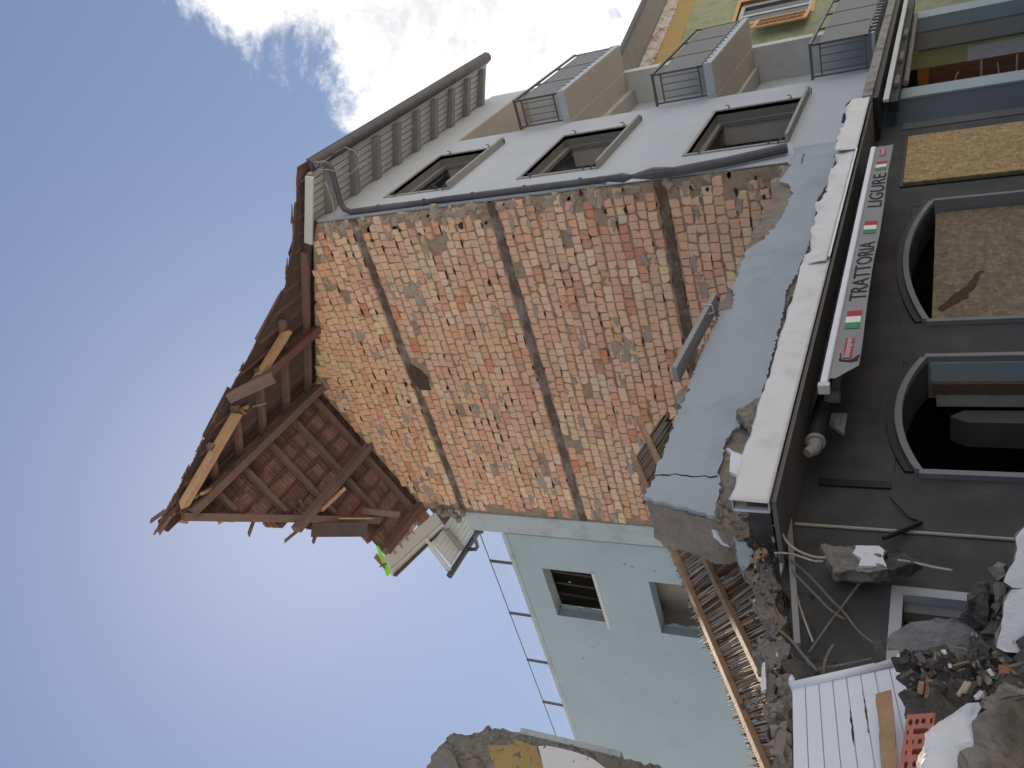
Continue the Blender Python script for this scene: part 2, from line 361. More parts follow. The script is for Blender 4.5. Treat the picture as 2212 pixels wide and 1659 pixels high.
def slab(name, poly, th, mats, label, cat, seed=1, amp=.012, group=None, cuts=3, mi=(0, 0), parent=None, deep=0, res=.035):
    """broken plate: outline polygon given by real points, extruded, edges and faces roughened; mi = material of front, other faces"""
    bm = bmesh.new(); P = [Vector(p) for p in poly]; th = Vector(th); n = len(P)
    c0 = sum(P, Vector())/n
    base = Vector((c0.x, c0.y, min(p.z for p in P)))
    A = [bm.verts.new(p-base) for p in P]; B_ = [bm.verts.new(p+th-base) for p in P] if not deep else [bm.verts.new(p+((c0-CAM).normalized()*deep+(c0-p)*.12)-base) for p in P]
    f = bm.faces.new(A); f.material_index = mi[0]
    g = bm.faces.new(B_[::-1]); g.material_index = mi[1]
    for i in range(n):
        h = bm.faces.new((A[i], B_[i], B_[(i+1) % n], A[(i+1) % n])); h.material_index = mi[1]
    bmesh.ops.triangulate(bm, faces=bm.faces[:])
    for _ in range(6):
        L_ = [e for e in bm.edges if e.calc_length() > res]
        if L_: bmesh.ops.subdivide_edges(bm, edges=L_, cuts=1)
        bmesh.ops.triangulate(bm, faces=bm.faces[:])
    bm.normal_update()
    for v in bm.verts:
        fronts = all(f_.material_index == mi[0] for f_ in v.link_faces) and mi[0] != mi[1]
        k = .25 if fronts else 1.0
        q = v.co*9+Vector((seed*5.3, 0, 0))
        v.co += Vector((noise.noise(q), noise.noise(q+Vector((31, 0, 0))), noise.noise(q+Vector((0, 57, 0)))))*amp*1.6*k
        q = v.co*26+Vector((seed, 9, 0)); v.co += v.normal*noise.noise(q)*amp*k; q = v.co*63+Vector((seed, 3, 0)); v.co += v.normal*noise.noise(q)*amp*.45*k
    bmesh.ops.recalc_face_normals(bm, faces=bm.faces)
    me = bpy.data.meshes.new(name); bm.to_mesh(me); bm.free()
    o = bpy.data.objects.new(name, me); COL.objects.link(o)
    for m in (mats if isinstance(mats, (list, tuple)) else [mats]): me.materials.append(m)
    o.location = base
    if parent is None: return tag(o, label, cat, group)
    o.parent = parent; o.location = base - ORG.get(parent, Vector()); return o

# ================================================================ the setting
g = MB(); g.face([(-80, -80, 0), (80, -80, 0), (80, 80, 0), (-80, 80, 0)])
o = g.build('street_ground', M_ground); o['kind'] = 'structure'

# ================================================================ the standing house with the bared party wall
K = .468; YR = 3.72; ZR = 14.2
house = thing('row_house', 'four-storey pale grey house with bared brick party wall and torn-open tiled roof', 'house', (4.0, 3.6, 0))
H = house
SILLS = [3.84, 6.88, 9.83]; HEADS = [5.42, 8.40, 11.30]; WX = (.97, 3.22)
holes = [(WX[0], WX[1], a+.06, b) for a, b in zip(SILLS, HEADS)]
mb = MB()
wall(mb, .02, 4.25, 2.86, 12.55, holes, lambda a, z, d: (a, d, z), .42, 0, 1)
mb.box(4.2505, 0, 11.47, 8.1, .42, 12.55, 0)                                    # wall above the loggia
fw_ = mb.build('front_wall', [M_fac, M_trimd], H)
mb = MB(); mb.box(4.0, .80, 2.7, 8.35, 1.1, 11.5); mb.build('loggia_back_wall', M_fac, H)
mb = MB(); mb.box(8.1, .012, 2.7, 8.4, 7, 12.5); mb.build('end_wall', mat('grey_render', (.43, .45, .46), .92, .06, 2, .25, 50, dirt=(.33, .345, .35), dscale=1.2, damt=.5), H)
mb = MB(); mb.box(4.2, .003, 11.38, 8.1, .80, 11.468); mb.build('loggia_ceiling', M_beige, H)
mb = MB(); mb.box(.3, 6.75, 0, 8.1, 7.05, 12.5); mb.build('rear_wall', M_fac, H)
for z in (2.75, 5.65, 8.6, 11.65):
    mb = MB(); mb.box(.3, .425, z-.1, 8.09, 6.745, z+.1); mb.build('floor_slab', M_inner, H)
mb = MB(); mb.box(.31, 2.2, 2.9, 8.08, 2.35, 11.5); mb.build('inner_partition', mat('dim_partition', (.13, .125, .12), .9, .1), H)

# windows of the front wall
def window(z0, z1):
    x0, x1 = WX; mbw = MB()
    wd = .055; yo = -.022
    for (a0, b0, a1, b1) in ((x0-wd, z1, x1+wd, z1+wd), (x0-wd, z0+.055, x0, z1-.001), (x1, z0+.055, x1+wd, z1-.001)):
        mbw.box(a0, yo, b0, a1, .06, b1)
    wn = mbw.build('window', M_trim, H)
    s = MB(); s.box(x0-.07, -.14, z0, x1+.2, .20, z0+.052); s.build('sill', M_trim, wn, bev=.006)
    s = MB()                                                                    # inner frame half-way into the reveal
    for (a0, b0, a1, b1) in ((x0+.001, z1-.09, x1-.001, z1-.001), (x0+.001, z0+.06, x0+.06, z1-.09), (x1-.06, z0+.06, x1-.001, z1-.09)):
        s.box(a0, .20, b0, a1, .27, b1)
    s.build('frame', M_trimd, wn)
    s = MB(); s.box(x1-.03, .275, z0+.06, x1-.002, .62, z1-.095); s.build('inner_splay', M_inner, wn)
    for zz, xx in ((z0+.30, x0-.035), (z1-.22, x0-.035), (z0+.30, x1+.06), (z1-.22, x1+.06)):
        s = MB(); s.tube([(xx, -.02, zz), (xx, -.07, zz), (xx+.0, -.075, zz+.06)], .009, 6); s.box(xx-.035, -.035, zz-.015, xx+.035, -.023, zz+.012); s.build('shutter_hinge', M_pipe, wn)
    s = MB(); s.tube([(x1+.16, -.02, z0-.02), (x1+.17, -.10, z0-.03), (x1+.20, -.11, z0+.03), (x1+.30, -.11, z0+.06)], .012, 6)
    s.tube([(x0-.06, -.02, z0+.16), (x0-.09, -.07, z0+.12), (x0-.04, -.10, z0+.05)], .014, 6); s.build('shutter_catch', M_pipe, wn)
for a, b in zip(SILLS, HEADS): window(a, b)

# balconies
def balcony(zt, full=True):
    x0, x1, yo = 4.27, 8.08, -.65
    b = MB()
    if full: b.box(x0, yo, zt-.16, x1, -.003, zt)
    else: b.box(x0, yo+.02, zt-.05, x1, -.003, zt)
    bal = b.build('balcony', M_fac, H)
    if full:
        s = MB(); s.box(x0+.03, yo+.03, zt-.168, x1-.03, -.035, zt-.161); s.box(x0+.03, .0, zt-.168, x1-.03, .795, zt-.10); s.build('soffit', M_beige, bal)
        s = MB(); s.box(x0+.0, -.03, zt-.163, x1-.03, -.004, zt-.1605); s.build('joint_strip', M_fascia, bal)
    s = MB(); zr = zt+1.0
    for x in (x0+.02,):
        s.beam((x, yo+.04, zt+.0), (x, yo+.04, zr), .04, .04, (0, 1, 0)); s.beam((x, -.06, zt+.0), (x, -.06, zr), .03, .03, (0, 1, 0))
        s.beam((x, yo+.02, zr), (x, -.01, zr), .045, .045); s.beam((x, yo+.06, zr-.16), (x, -.05, zr-.16), .025, .025); s.beam((x, yo+.06, zt+.10), (x, -.05, zt+.10), .025, .025)
    s.beam((x0, yo+.03, zr), (x1, yo+.03, zr), .045, .05); s.beam((x0, yo+.04, zr-.16), (x1, yo+.04, zr-.16), .025, .025); s.beam((x0, yo+.04, zt+.08), (x1, yo+.04, zt+.08), .025, .03)
    for i in range(1, 4):
        x = x0+(x1-x0)*i/3.0; s.beam((x-.03, yo+.04, zt), (x-.03, yo+.04, zr), .035, .035, (0, 1, 0))
    s.build('railing_frame', M_rail, bal)
    for i in range(4):
        y = yo+.12+i*.13; q = MB(); q.beam((x0+.02, y, zt+.1), (x0+.02, y, zr-.16), .014, .014, (0, 1, 0)); q.build('bar', M_rail, bal)
    q = MB(); k = 0; x = x0+.05
    while x < x1: q.beam((x, yo+.04, zt+.09), (x, yo+.04, zr-.16), .037, .016, (0, 1, 0)); x += .040
    o = q.build('railing_bars', M_rail, bal); o['kind'] = 'stuff'
    for i in range(14):
        x = x0+.12+i*.27; q = MB(); q.box(x, yo-.012, zt-.06, x+.05, yo+.02, zt+.03); q.build('fixing_bracket', M_rail, bal)
balcony(8.82); balcony(5.80); balcony(2.90, False)

# front eave
eave = MB()
def eplane(y, dz=0): return 12.45 + .40*y + dz
nb = 7
ev = None
for i in range(nb):
    y0 = -.90 + i*.90/nb; y1 = y0 + .90/nb - .018
    b = MB(); P = [(.0, y0, eplane(y0)), (7.82, y0, eplane(y0)), (7.82, y1, eplane(y1)), (.0, y1, eplane(y1))]
    b.prism(P, (0, 0, .03))
    if ev is None: ev = b.build('front_eave', M_soff, H)
    else: b.build('soffit_board', M_soff, ev)
b = MB(); P = [(0.02, -.9, eplane(-.9, .036)), (7.8, -.9, eplane(-.9, .036)), (7.8, 0.0, eplane(0, .036)), (0.02, 0.0, eplane(0, .036))]
b.prism(P, (0, 0, .02)); b.build('eave_deck', M_dark, ev)
RX = [.52] + [1.42+.86*i for i in range(8)]
for x in RX:
    b = MB(); y0, y1 = -.86, .0
    b.prism([(x-.075, y0, eplane(y0, -.13)), (x-.075, y1, eplane(y1, -.16)), (x-.075, y1, eplane(y1, -.002)), (x-.075, y0, eplane(y0, -.002))], (.15, 0, 0)); b.build('rafter_tail', M_raft, ev, bev=.006)
b = MB(); b.box(.02, -.935, eplane(-.9, -.05), 7.84, -.905, eplane(-.9, .06)); b.build('fascia', M_fascia, ev)
b = MB(); n = 10; R_ = .12; yc, zc = -1.05, 12.05
prof = [(yc + R_*math.cos(t), zc + R_*math.sin(t)) for t in [PI + PI*i/n for i in range(n+1)]]
for i in range(n):
    (ya, za), (yb, zb) = prof[i], prof[i+1]
    b.prism([(.05, ya, za), (7.86, ya, za), (7.86, yb, zb), (.05, yb, zb)], (0, (yc-(ya+yb)/2)*.06, (zc-(za+zb)/2)*.06))
for x in (.05, 7.855): b.face([(x, y, z) for y, z in prof])
gt = b.build('gutter', M_gut, ev)
b = MB(); b.tube([(.05, yc-R_, zc+.005), (7.86, yc-R_, zc+.005)], .013, 8); b.build('gutter_bead', M_gut, ev)
for i in range(9):
    b = MB(); x = .55+.86*i; pr2 = [(yc + (R_+.006)*math.cos(t), zc + (R_+.006)*math.sin(t)) for t in [PI + PI*j/8 for j in range(9)]]
    for j in range(8): b.face([(x, *pr2[j]), (x+.02, *pr2[j]), (x+.02, *pr2[j+1]), (x, *pr2[j+1])])
    b.build('gutter_bracket', M_gut, ev)

# downpipe: whole above, crushed in the middle, a loose length below
dp = MB(); px_, py_ = .10, -.085
top = [(.10, -1.05, 11.99), (.10, -1.05, 11.74), (.11, -1.0, 11.65), (.12, -.90, 11.64), (.14, -.28, 11.74), (.13, -.14, 11.70), (px_, py_, 11.55), (px_, py_, 10.5), (px_, py_, 9.5), (.09, py_, 8.5), (.08, -.085, 7.4), (.06, -.085, 6.60)]
dp.tube(top, [.055]*11+[.05], 12); dpo = dp.build('downpipe', M_pipe, H, smooth=True)
b = MB(); c1 = [(.06, -.085, 6.60), (.02, -.10, 6.42), (-.22, -.16, 6.08), (-.34, -.20, 5.90)]
b.tube(c1, [.055, .05, .075, .03], 8); b.tube([(-.34, -.20, 5.90), (-.20, -.16, 5.62), (-.06, -.10, 5.36)], [.03, .09, .075], 8)
b.build('crushed_length', M_pipe, dpo, label='crushed and folded length of the downpipe')
b = MB(); b.tube([(-.04, -.09, 5.36), (.10, -.09, 4.6), (.36, -.09, 3.78)], .075, 10); b.build('lower_length', M_pipe, dpo)
for z in (10.9, 9.9, 8.9, 7.9, 6.9):
    b = MB(); b.tube([(px_-.012*(10.5-z)/3.5, py_, z), (px_-.012*(10.5-z)/3.5, py_, z+.03)], .068, 12); b.beam((px_, -.06, z+.015), (px_+.02, .02, z+.015), .02, .02); b.build('pipe_clip', M_pipe, dpo)
b = MB(); b.box(.01, -.03, 6.5, .30, -.003, 12.4); b.build('corner_strip', M_strip, dpo)

# party wall with bricks
WZ0 = 3.0; YW1 = 7.10
def gable(y, off=0): return ZR - K*abs(y-YR) + off
pw = MB(); pw.prism([(.02, .02, 0), (.02, YW1, 0), (.02, YW1, gable(YW1)-.05), (.02, YR, ZR-.05), (.02, .02, gable(0)-.05)], (.28, 0, 0))
pwo = pw.build('party_wall', M_mortar, H)
# uneven mortar bed behind the bricks
mb = MB(); ny, nzz = 170, 260; grid = {}
for i in range(ny+1):
    for j in range(nzz+1):
        y = .02 + (YW1-.03)*i/ny; zt_ = gable(y)-.03; z = WZ0+(zt_-WZ0)*j/nzz
        p = Vector((0, y*9, z*9)); x = -.011 + .009*noise.noise(p) + .008*noise.noise(p*2.7) + (.05*max(0, noise.noise(p*.55+Vector((5, 5, 5)))-.32)*3) + .06*max(0, noise.noise(p*1.3+Vector((9, 2, 5)))-.42)*3
        grid[i, j] = len(mb.v); mb.v.append((x, y, z))
for i in range(ny):
    for j in range(nzz): mb.f.append((grid[i, j], grid[i+1, j], grid[i+1, j+1], grid[i, j+1])); mb.m.append(0)
mo = mb.build('mortar_bed', M_mortar, pwo, smooth=True); mo['kind'] = 'stuff'
BANDS = [(5.60, .23), (8.55, .22), (11.48, .21)]
PAL = [((.63, .39, .265), 42), ((.64, .425, .295), 28), ((.66, .475, .335), 14), ((.605, .335, .21), 9), ((.55, .32, .225), 4), ((.67, .50, .34), 3), ((.56, .26, .155), 2)]
def pick(r):
    k = r.uniform(0, sum(p[1] for p in PAL))
    for c, wgt in PAL:
        k -= wgt
        if k <= 0: break
    v = r.uniform(.93, 1.07); return (c[0]*v, c[1]*v*r.uniform(.96, 1.04), c[2]*v*r.uniform(.94, 1.06), 1)
BL, BH, PIT = .292, .146, .168
def brick_geom(r, broken=False):
    """two half faces with worn outlines; local: x out of the wall is negative"""
    V, F = [], []
    gap = .003
    for side in (-1, 1):
        y0, y1 = (-BL/2, -gap) if side < 0 else (gap, BL/2)
        h = BH/2; o_ = []
        base = [(y0, -h), ((y0+y1)/2, -h), (y1, -h), (y1, 0), (y1, h), ((y0+y1)/2, h), (y0, h), (y0, 0)]
        for k_, (y, z) in enumerate(base):
            a = .006 if not broken else .018
            cor = (abs(z) > .01 and (abs(abs(y)-BL/2) < .01)); ch = r.choice([0, 0, 0, 0, 0, 0, .015, .03]) if cor else 0
            o_.append((y + r.gauss(0, a*.5) - math.copysign(ch, y), z + r.gauss(0, a) - math.copysign(ch*.6, z) if z else r.gauss(0, a)))
        d = r.uniform(-.006, .006) + (.02*r.random() if broken else 0)
        b = len(V); cy, cz = (y0+y1)/2, 0
        for y, z in o_: V.append((.03, y, z))
        for y, z in o_: V.append((-.030+d+.010, y, z))
        for y, z in o_: V.append((-.034+d+r.gauss(0, .003 if not broken else .012), cy+(y-cy)*.92, cz+(z-cz)*.92))
        V.append((-.037+d+r.gauss(0, .003 if not broken else .014), cy+r.gauss(0, .01), r.gauss(0, .01)))
        for ring in (0, 1):
            for k_ in range(8):
                a0 = b+ring*8+k_; a1 = b+ring*8+(k_+1) % 8; F.append((a0, a0+8, a1+8, a1))
        for k_ in range(8): F.append((b+16+k_, b+24, b+16+(k_+1) % 8))
    return V, F
rb = random.Random(11)
VAR = [brick_geom(rb) for _ in range(16)] + [brick_geom(rb, True) for _ in range(6)]
VM = []
for V, F in VAR:
    me = bpy.data.meshes.new('brick'); me.from_pydata(V, [], F)
    bm = bmesh.new(); bm.from_mesh(me); bmesh.ops.recalc_face_normals(bm, faces=bm.faces); bm.to_mesh(me); bm.free()
    me.materials.append(M_brick); VM.append(me)
bricks = []
row = 0; ROWZ = []
lims = [WZ0] + [v for bz, bh in BANDS for v in (bz-bh*.46, bz+bh*.46)] + [ZR+.1]
for a_, b_ in zip(lims[::2], lims[1::2]):
    n_ = max(1, round((b_-a_)/PIT)); ROWZ += [a_+(b_-a_)*(q+.5)/n_ for q in range(n_)]
for z in ROWZ:
    y = .17 + (BL/2 if row % 2 else 0) + rb.uniform(-.03, .03) - .13
    while y < YW1-.12:
        l = 1.0 if rb.random() < .85 else rb.uniform(.75, 1.05)
        yc_ = y + BL*l/2
        if yc_+BL*l/2 > YW1-.01: break
        if z+BH/2 < gable(yc_)-.05 and yc_-BL*l/2 > .03:
            nf = noise.noise(Vector((yc_*1.1, z*1.1, 3.3)))
            rr = rb.random(); pm = .012 + max(0, nf-.2)*.14
            edge_ = .06 if yc_ < .45 else 0
            dz = noise.noise(Vector((yc_*.8, row*.7, 9)))*.018
            hole = (3.15 < yc_ < 3.8 and 11.05 < z < 11.45)
            if rr < pm+edge_ or hole: pass                                        # missing
            else:
                broken = rr < pm+edge_ + .03 + max(0, nf-.1)*.4
                bricks.append((yc_, z+dz+rb.gauss(0, .006), l, rb.randrange(16) if not broken else 16+rb.randrange(6), pick(rb), rb.gauss(0, .006), rb.gauss(0, .022), rb.random() < .5))
        y += BL*l + .010 + abs(rb.gauss(0, .008))
    row += 1
def shown(b):
    p = Vector((0, b[0], b[1]))
    if b[1] < 3.75 and b[0] < 2.5: return 1e9                                      # behind the standing strip of the ruined front
    if p.z < 3.75+.25*p.y+.1: return 1e8
    return (p-CAM).length
bricks.sort(key=shown)
for i, (y, z, l, k, c, dx, rot, flip) in enumerate(bricks[:300]):
    o = bpy.data.objects.new('brick', VM[k]); COL.objects.link(o); o.parent = pwo
    o.location = Vector((dx, y, z)) - ORG[pwo]; o.rotation_euler = (rot, 0, 0); o.scale = (1, l*(-1 if flip else 1), 1); o.color = c
mb = MB(); tint = []
for (y, z, l, k, c, dx, rot, flip) in bricks[300:]:
    V, F = VAR[k]; cr, sr = math.cos(rot), math.sin(rot); b = len(mb.v)
    for (vx, vy, vz) in V:
        vy *= l*(-1 if flip else 1); mb.v.append((vx+dx, y+vy*cr-vz*sr, z+vy*sr+vz*cr))
    for f in F: mb.f.append(tuple(q+b for q in f)); mb.m.append(0); tint.append(c)
bo = mb.build('brick_field', M_brick_s, pwo, recalc=True); bo['kind'] = 'stuff'
at = bo.data.color_attributes.new('tint', 'FLOAT_COLOR', 'CORNER')
cols = []
for p in bo.data.polygons: cols += list(tint[p.index])*p.loop_total
at.data.foreach_set('color', cols)
# slab edges
for bi, (bz, bh) in enumerate(BANDS):
    mb = MB(); n = 110; rows_ = []
    for i in range(n+1):
        y = .03+(YW1-.05)*i/n; 
        e1 = bh/2*(1+.34*noise.noise(Vector((y*4, bi*7, 0)))+.12*noise.noise(Vector((y*13, bi*7, 4)))); e0 = bh/2*(1+.36*noise.noise(Vector((y*4, bi*7, 8)))+.15*noise.noise(Vector((y*12, bi*7, 3))))
        rw = []
        for j in range(6):
            zz = bz-e0+(e0+e1)*j/5; x = -.030 - .008*noise.noise(Vector((y*7, zz*7, bi))) - .008*noise.noise(Vector((y*19, zz*19, bi)))
            if j in (0, 5): x = .02
            rw.append((x, y, zz))
        rows_.append(rw)
    for i in range(n):
        for j in range(5): mb.face([rows_[i][j], rows_[i+1][j], rows_[i+1][j+1], rows_[i][j+1]])
    mb.build('slab_edge', M_band, pwo, smooth=False)
# mortar smears
mb = MB(); rs = random.Random(5)
def smear(y, z, sy, sz):
    n = 13; a0 = rs.random()*6; V = [(-.052-rs.random()*.012, y+rs.gauss(0, sy*.2), z+rs.gauss(0, sz*.2))]; R1 = []; R2 = []
    for i in range(n):
        t = 2*PI*i/n; q = .7+.5*noise.noise(Vector((math.cos(t)*1.3+a0*3, math.sin(t)*1.3, a0)))+rs.gauss(0, .09)
        R1.append((-.044-rs.random()*.01, y+math.cos(t)*sy*q*.7, z+math.sin(t)*sz*q*.7)); R2.append((-.004, y+math.cos(t)*sy*q, z+math.sin(t)*sz*q))
    F = [(0, 1+i, 1+(i+1) % n) for i in range(n)] + [(1+i, 1+n+i, 1+n+(i+1) % n, 1+(i+1) % n) for i in range(n)]
    mb.mesh(V+R1+R2, F)
cnt = 0
while cnt < 210:
    y = rs.uniform(.05, YW1-.1); z = rs.uniform(3.6, 13.9)
    if z > gable(y)-.25 or any(abs(z-b_[0]) < .2 for b_ in BANDS): continue
    f = noise.noise(Vector((y*.9, z*1.2, 21)))
    near = (y < .55) or abs(z-(7.25-.05*y)) < .22 and rs.random() < .5
    if f < .15 and not near and rs.random() < .9: continue
    s_ = rs.uniform(.04, .17)*(1.4 if f > .3 else 1); smear(y, z, s_*rs.uniform(.8, 1.9), s_*rs.uniform(.5, .9)); cnt += 1
for i in range(60):
    z = rs.uniform(3.7, 12.0); smear(rs.uniform(.05, .22), z, rs.uniform(.06, .15), rs.uniform(.06, .16))
so_ = mb.build('mortar_smears', M_smear, pwo, smooth=False); so_['kind'] = 'stuff'
# dark plates painting the shade of open bed joints and cavities
mb = MB(); rsl = random.Random(17)
for (y, z, l, k, c, dx, rot, flip) in bricks:
    if rsl.random() < .17 + .15*max(0, noise.noise(Vector((y*.7, z*.7, 40)))):
        n = 9; sy = rsl.uniform(.03, .10); sz = rsl.uniform(.008, .018); y0 = y+rsl.uniform(-.08, .08); z0 = z-BH/2-.008
        mb.prism([(-.041, y0+sy*math.cos(2*PI*q/n)*rsl.uniform(.8, 1.1), z0+sz*math.sin(2*PI*q/n)*rsl.uniform(.7, 1.2)) for q in range(n)], (.02, 0, 0))
for q_ in range(24):  # dark plates standing for shaded holes, most near the front edge
    y0 = rsl.uniform(.06, .5) if q_ < 17 else rsl.uniform(.5, 6.9); z0 = rsl.uniform(3.9, 12.2); n = 7; sy = rsl.uniform(.03, .08); sz = rsl.uniform(.02, .05)
    if any(abs(z0-b_[0]) < .2 for b_ in BANDS): continue
    mb.prism([(-.056, y0+sy*math.cos(2*PI*q/n)*rsl.uniform(.4, 1.5), z0+sz*math.sin(2*PI*q/n)*rsl.uniform(.4, 1.5)) for q in range(n)], (.03, 0, 0))
dso = mb.build('joint_shade_slits', mat('joint_shade', (.05, .03, .022), .95, .2), pwo); dso['kind'] = 'stuff'
# dark plate painting the shade inside a hole in the bricks
mb = MB(); mb.prism([(-.036, 3.17, 11.42), (-.036, 3.40, 11.52), (-.036, 3.78, 11.40), (-.036, 3.80, 11.12), (-.036, 3.66, 11.16), (-.036, 3.52, 11.08), (-.036, 3.30, 11.22)], (-.012, 0, 0)); mb.build('hole_shade_plate', mat('hole_shade', (.075, .05, .04), .95, .3, 9, .4, 40), pwo)
# pale corner strip at the rear
mb = MB(); mb.box(-.05, 7.10, 2.6, .3, 7.62, 11.45); mb.build('rear_corner_strip', M_tealstrip, H)
mb = MB(); mb.box(-.06, 7.615, 2.6, -.03, 7.632, 10.6); mb.build('corner_joint', M_jamb, H)

# ---------------------------------------------------------------- torn roof
roof = MB(); RM = .14
def rz(y, dz=0): return ZR - K*abs(y-YR) + dz
# closed roof over the house behind the party wall
for sgn, ye in ((-1, -1.0), (1, 8.55)):
    roof.prism([(.32, YR, rz(YR, .20)), (7.9, YR, rz(YR, .20)), (7.9, ye, rz(ye, .20)), (.32, ye, rz(ye, .20))], (0, 0, .06))
ro = roof.build('roof', M_tile, H)
def part(name, m, fn, parent=ro, bev=.004, **k):
    b = MB(); fn(b); return b.build(name, m, parent, bev=bev, **k)
part('ridge_purlin', M_wood, lambda b: b.beam((.3, YR, 14.03), (-4.22, YR, 14.05), .16, .2, jag=.03))
part('purlin', M_wood, lambda b: b.beam((.3, 5.30, rz(5.3, -.10)), (-2.86, 5.30, rz(5.3, -.09)), .15, .19, jag=.02))
part('purlin', M_woodred, lambda b: b.beam((.3, 2.28, rz(2.28, -.10)), (-2.15, 2.28, rz(2.28, -.09)), .15, .19, jag=.04))
part('wall_plate', M_woodred, lambda b: b.beam((.3, 7.02, rz(7.0, -.06)), (-1.58, 6.98, rz(7.0, -.06)), .17, .12))
def rafter(x, y0, y1, m=M_wood, wd=.10):
    part('rafter', m, lambda b: b.beam((x, y0, rz(y0, .07)), (x, y1, rz(y1, .07)), wd, .14, (0, 0, 1), jag=.01))
for x, y1 in ((-.20, 7.05), (-1.00, 6.5), (-1.83, 5.75), (-2.66, 5.0), (-3.45, 4.35)): rafter(x, YR+.02, y1)
for x, y1 in ((-.18, .5), (-.98, 1.55), (-1.80, 2.15), (-2.55, 2.45), (-3.3, 2.85)): rafter(x, YR-.02, y1)
def valley(p, q): part('valley_rafter', M_wood, lambda b: b.beam((p[0], p[1], rz(p[1], .0)), (q[0], q[1], rz(q[1], .0)), .15, .18, jag=.03), label='valley rafter along the torn roof edge')
valley((-4.30, 3.76), (-1.12, 6.52))
part('valley_rafter', M_fresh, lambda b: b.beam((-4.22, 3.50, rz(3.5, -.02)), (-2.62, 2.62, rz(2.62, -.03)), .13, .17, jag=.05), label='pale split valley rafter near the peak')
part('valley_rafter', M_fresh, lambda b: b.beam((-1.95, 2.30, rz(2.3, .0)), (-.95, 1.80, rz(1.8, -.02)), .12, .16, jag=.06), label='pale split lower length of a valley rafter')
part('broken_beam_end', M_wood, lambda b: b.beam(pt('r1', 380, 610, X=-2.6), pt('r1', 610, 505, X=-1.95), .17, .19, jag=.03))
part('splintered_end', M_fresh, lambda b: (b.beam(pt('s3', 180, 770, X=-2.5), pt('s3', 430, 690, X=-2.2), .08, .07, jag=.04), b.beam(pt('s3', 300, 740, X=-2.45), pt('s3', 390, 800, X=-2.35), .035, .03, jag=.03)))
part('broken_lath', M_fresh, lambda b: b.beam(pt('s3', 520, 690, X=-2.2), pt('s3', 715, 640, X=-1.9), .03, .035, jag=.02))
part('broken_lath', M_fresh, lambda b: b.beam(pt('s1', 590, 720, X=-3.9), pt('s1', 890, 565, X=-3.2), .055, .075, jag=.02))
part('broken_lath', M_fresh, lambda b: b.beam(pt('s1', 410, 800, X=-4.05), pt('s1', 560, 740, X=-3.9), .055, .075, jag=.02))
part('broken_lath', M_fresh, lambda b: b.beam(pt('s1', 820, 1110, X=-3.5), pt('s1', 1160, 940, X=-3.1), .035, .05, jag=.02))
part('splintered_end', M_fresh, lambda b: b.beam(pt('s1', 300, 1060, X=-4.2), pt('s1', 420, 1080, X=-4.1), .12, .11, jag=.03))
part('splintered_end', M_fresh, lambda b: b.beam(pt('s2', 110, 640, X=-2.1), pt('s2', 370, 390, X=-1.75), .05, .06, jag=.06))
part('splintered_end', M_fresh, lambda b: b.beam(pt('s2', 300, 745, X=-1.95), pt('s2', 690, 745, X=-1.5), .03, .09, jag=.04))
part('loose_board', M_wood, lambda b: b.beam(pt('s2', 570, 655, X=-1.45), pt('s2', 1010, 700, X=-1.0), .04, .16, (0, 1, .3), jag=.01))
part('hanging_lath', M_wood, lambda b: b.beam(pt('s1', 1790, 830, X=-2.5), pt('s1', 1880, 1000, X=-2.45), .03, .04))
part('hanging_lath', M_wood, lambda b: b.beam(pt('s1', 1890, 800, X=-2.4), pt('s1', 1940, 910, X=-2.35), .03, .06))
# battens and tiles
def cut_rear(y):   return -4.44 + (y-3.6)*1.07 if y < 6.45 else -1.55
def cut_front(y):
    if y > .95: return min(-4.45 + (3.45-y)*1.52, -.55)
    if y > .3: return -.65 + (.95-y)*.35
    return -.42 + (.3-y)*.2
y = YR+.16
while y < 7.3:
    x0 = cut_rear(y)+rnd.uniform(-.05, .22)
    part('tile_batten', M_woodred, lambda b: b.beam((x0, y, rz(y, .157)), (.3, y, rz(y, .157)), .055, .034), bev=0); y += .315
y = YR-.16
while y > -.9:
    x0 = cut_front(y)+rnd.uniform(-.02, .15)
    part('tile_batten', M_woodred, lambda b: b.beam((x0, y, rz(y, .157)), (.3, y, rz(y, .157)), .055, .034), bev=0); y -= .315
def tile_mesh(r):
    b = MB(); W_, Ln = .222, .37
    xs = [-W_/2, -W_*.36, -W_*.22, -W_*.08, W_*.08, W_*.22, W_*.36, W_/2]; hz = [.018, .0, .016, 0, 0, .016, 0, .018]
    ys = [-Ln/2, -Ln/2+.02, Ln/2-.02, Ln/2]
    V = []; 
    for yy in ys:
        for xx, hh in zip(xs, hz): V.append((xx, yy, hh))
    for yy in ys:
        for xx, hh in zip(xs, hz): V.append((xx, yy, .026+hh*.6))
    nx = len(xs); nyy = len(ys); F = []
    for j in range(nyy-1):
        for i in range(nx-1):
            a = j*nx+i; F.append((a, a+nx, a+nx+1, a+1)); a += nx*nyy; F.append((a, a+1, a+nx+1, a+nx))
    for i in range(nx-1):
        F.append((i, i+1, i+1+nx*nyy, i+nx*nyy)); a = (nyy-1)*nx+i; F.append((a, a+nx*nyy, a+1+nx*nyy, a+1))
    for j in range(nyy-1):
        a = j*nx; F.append((a, a+nx*nyy, a+nx+nx*nyy, a+nx)); a = j*nx+nx-1; F.append((a, a+nx, a+nx+nx*nyy, a+nx*nyy))
    me = bpy.data.meshes.new('tile'); me.from_pydata(V, [], F)
    bm = bmesh.new(); bm.from_mesh(me); bmesh.ops.recalc_face_normals(bm, faces=bm.faces); bm.to_mesh(me); bm.free(); return me
TMa = tile_mesh(rnd); TMa.materials.append(M_tile); TMb = TMa.copy(); TMb.materials.clear(); TMb.materials.append(M_tile2)
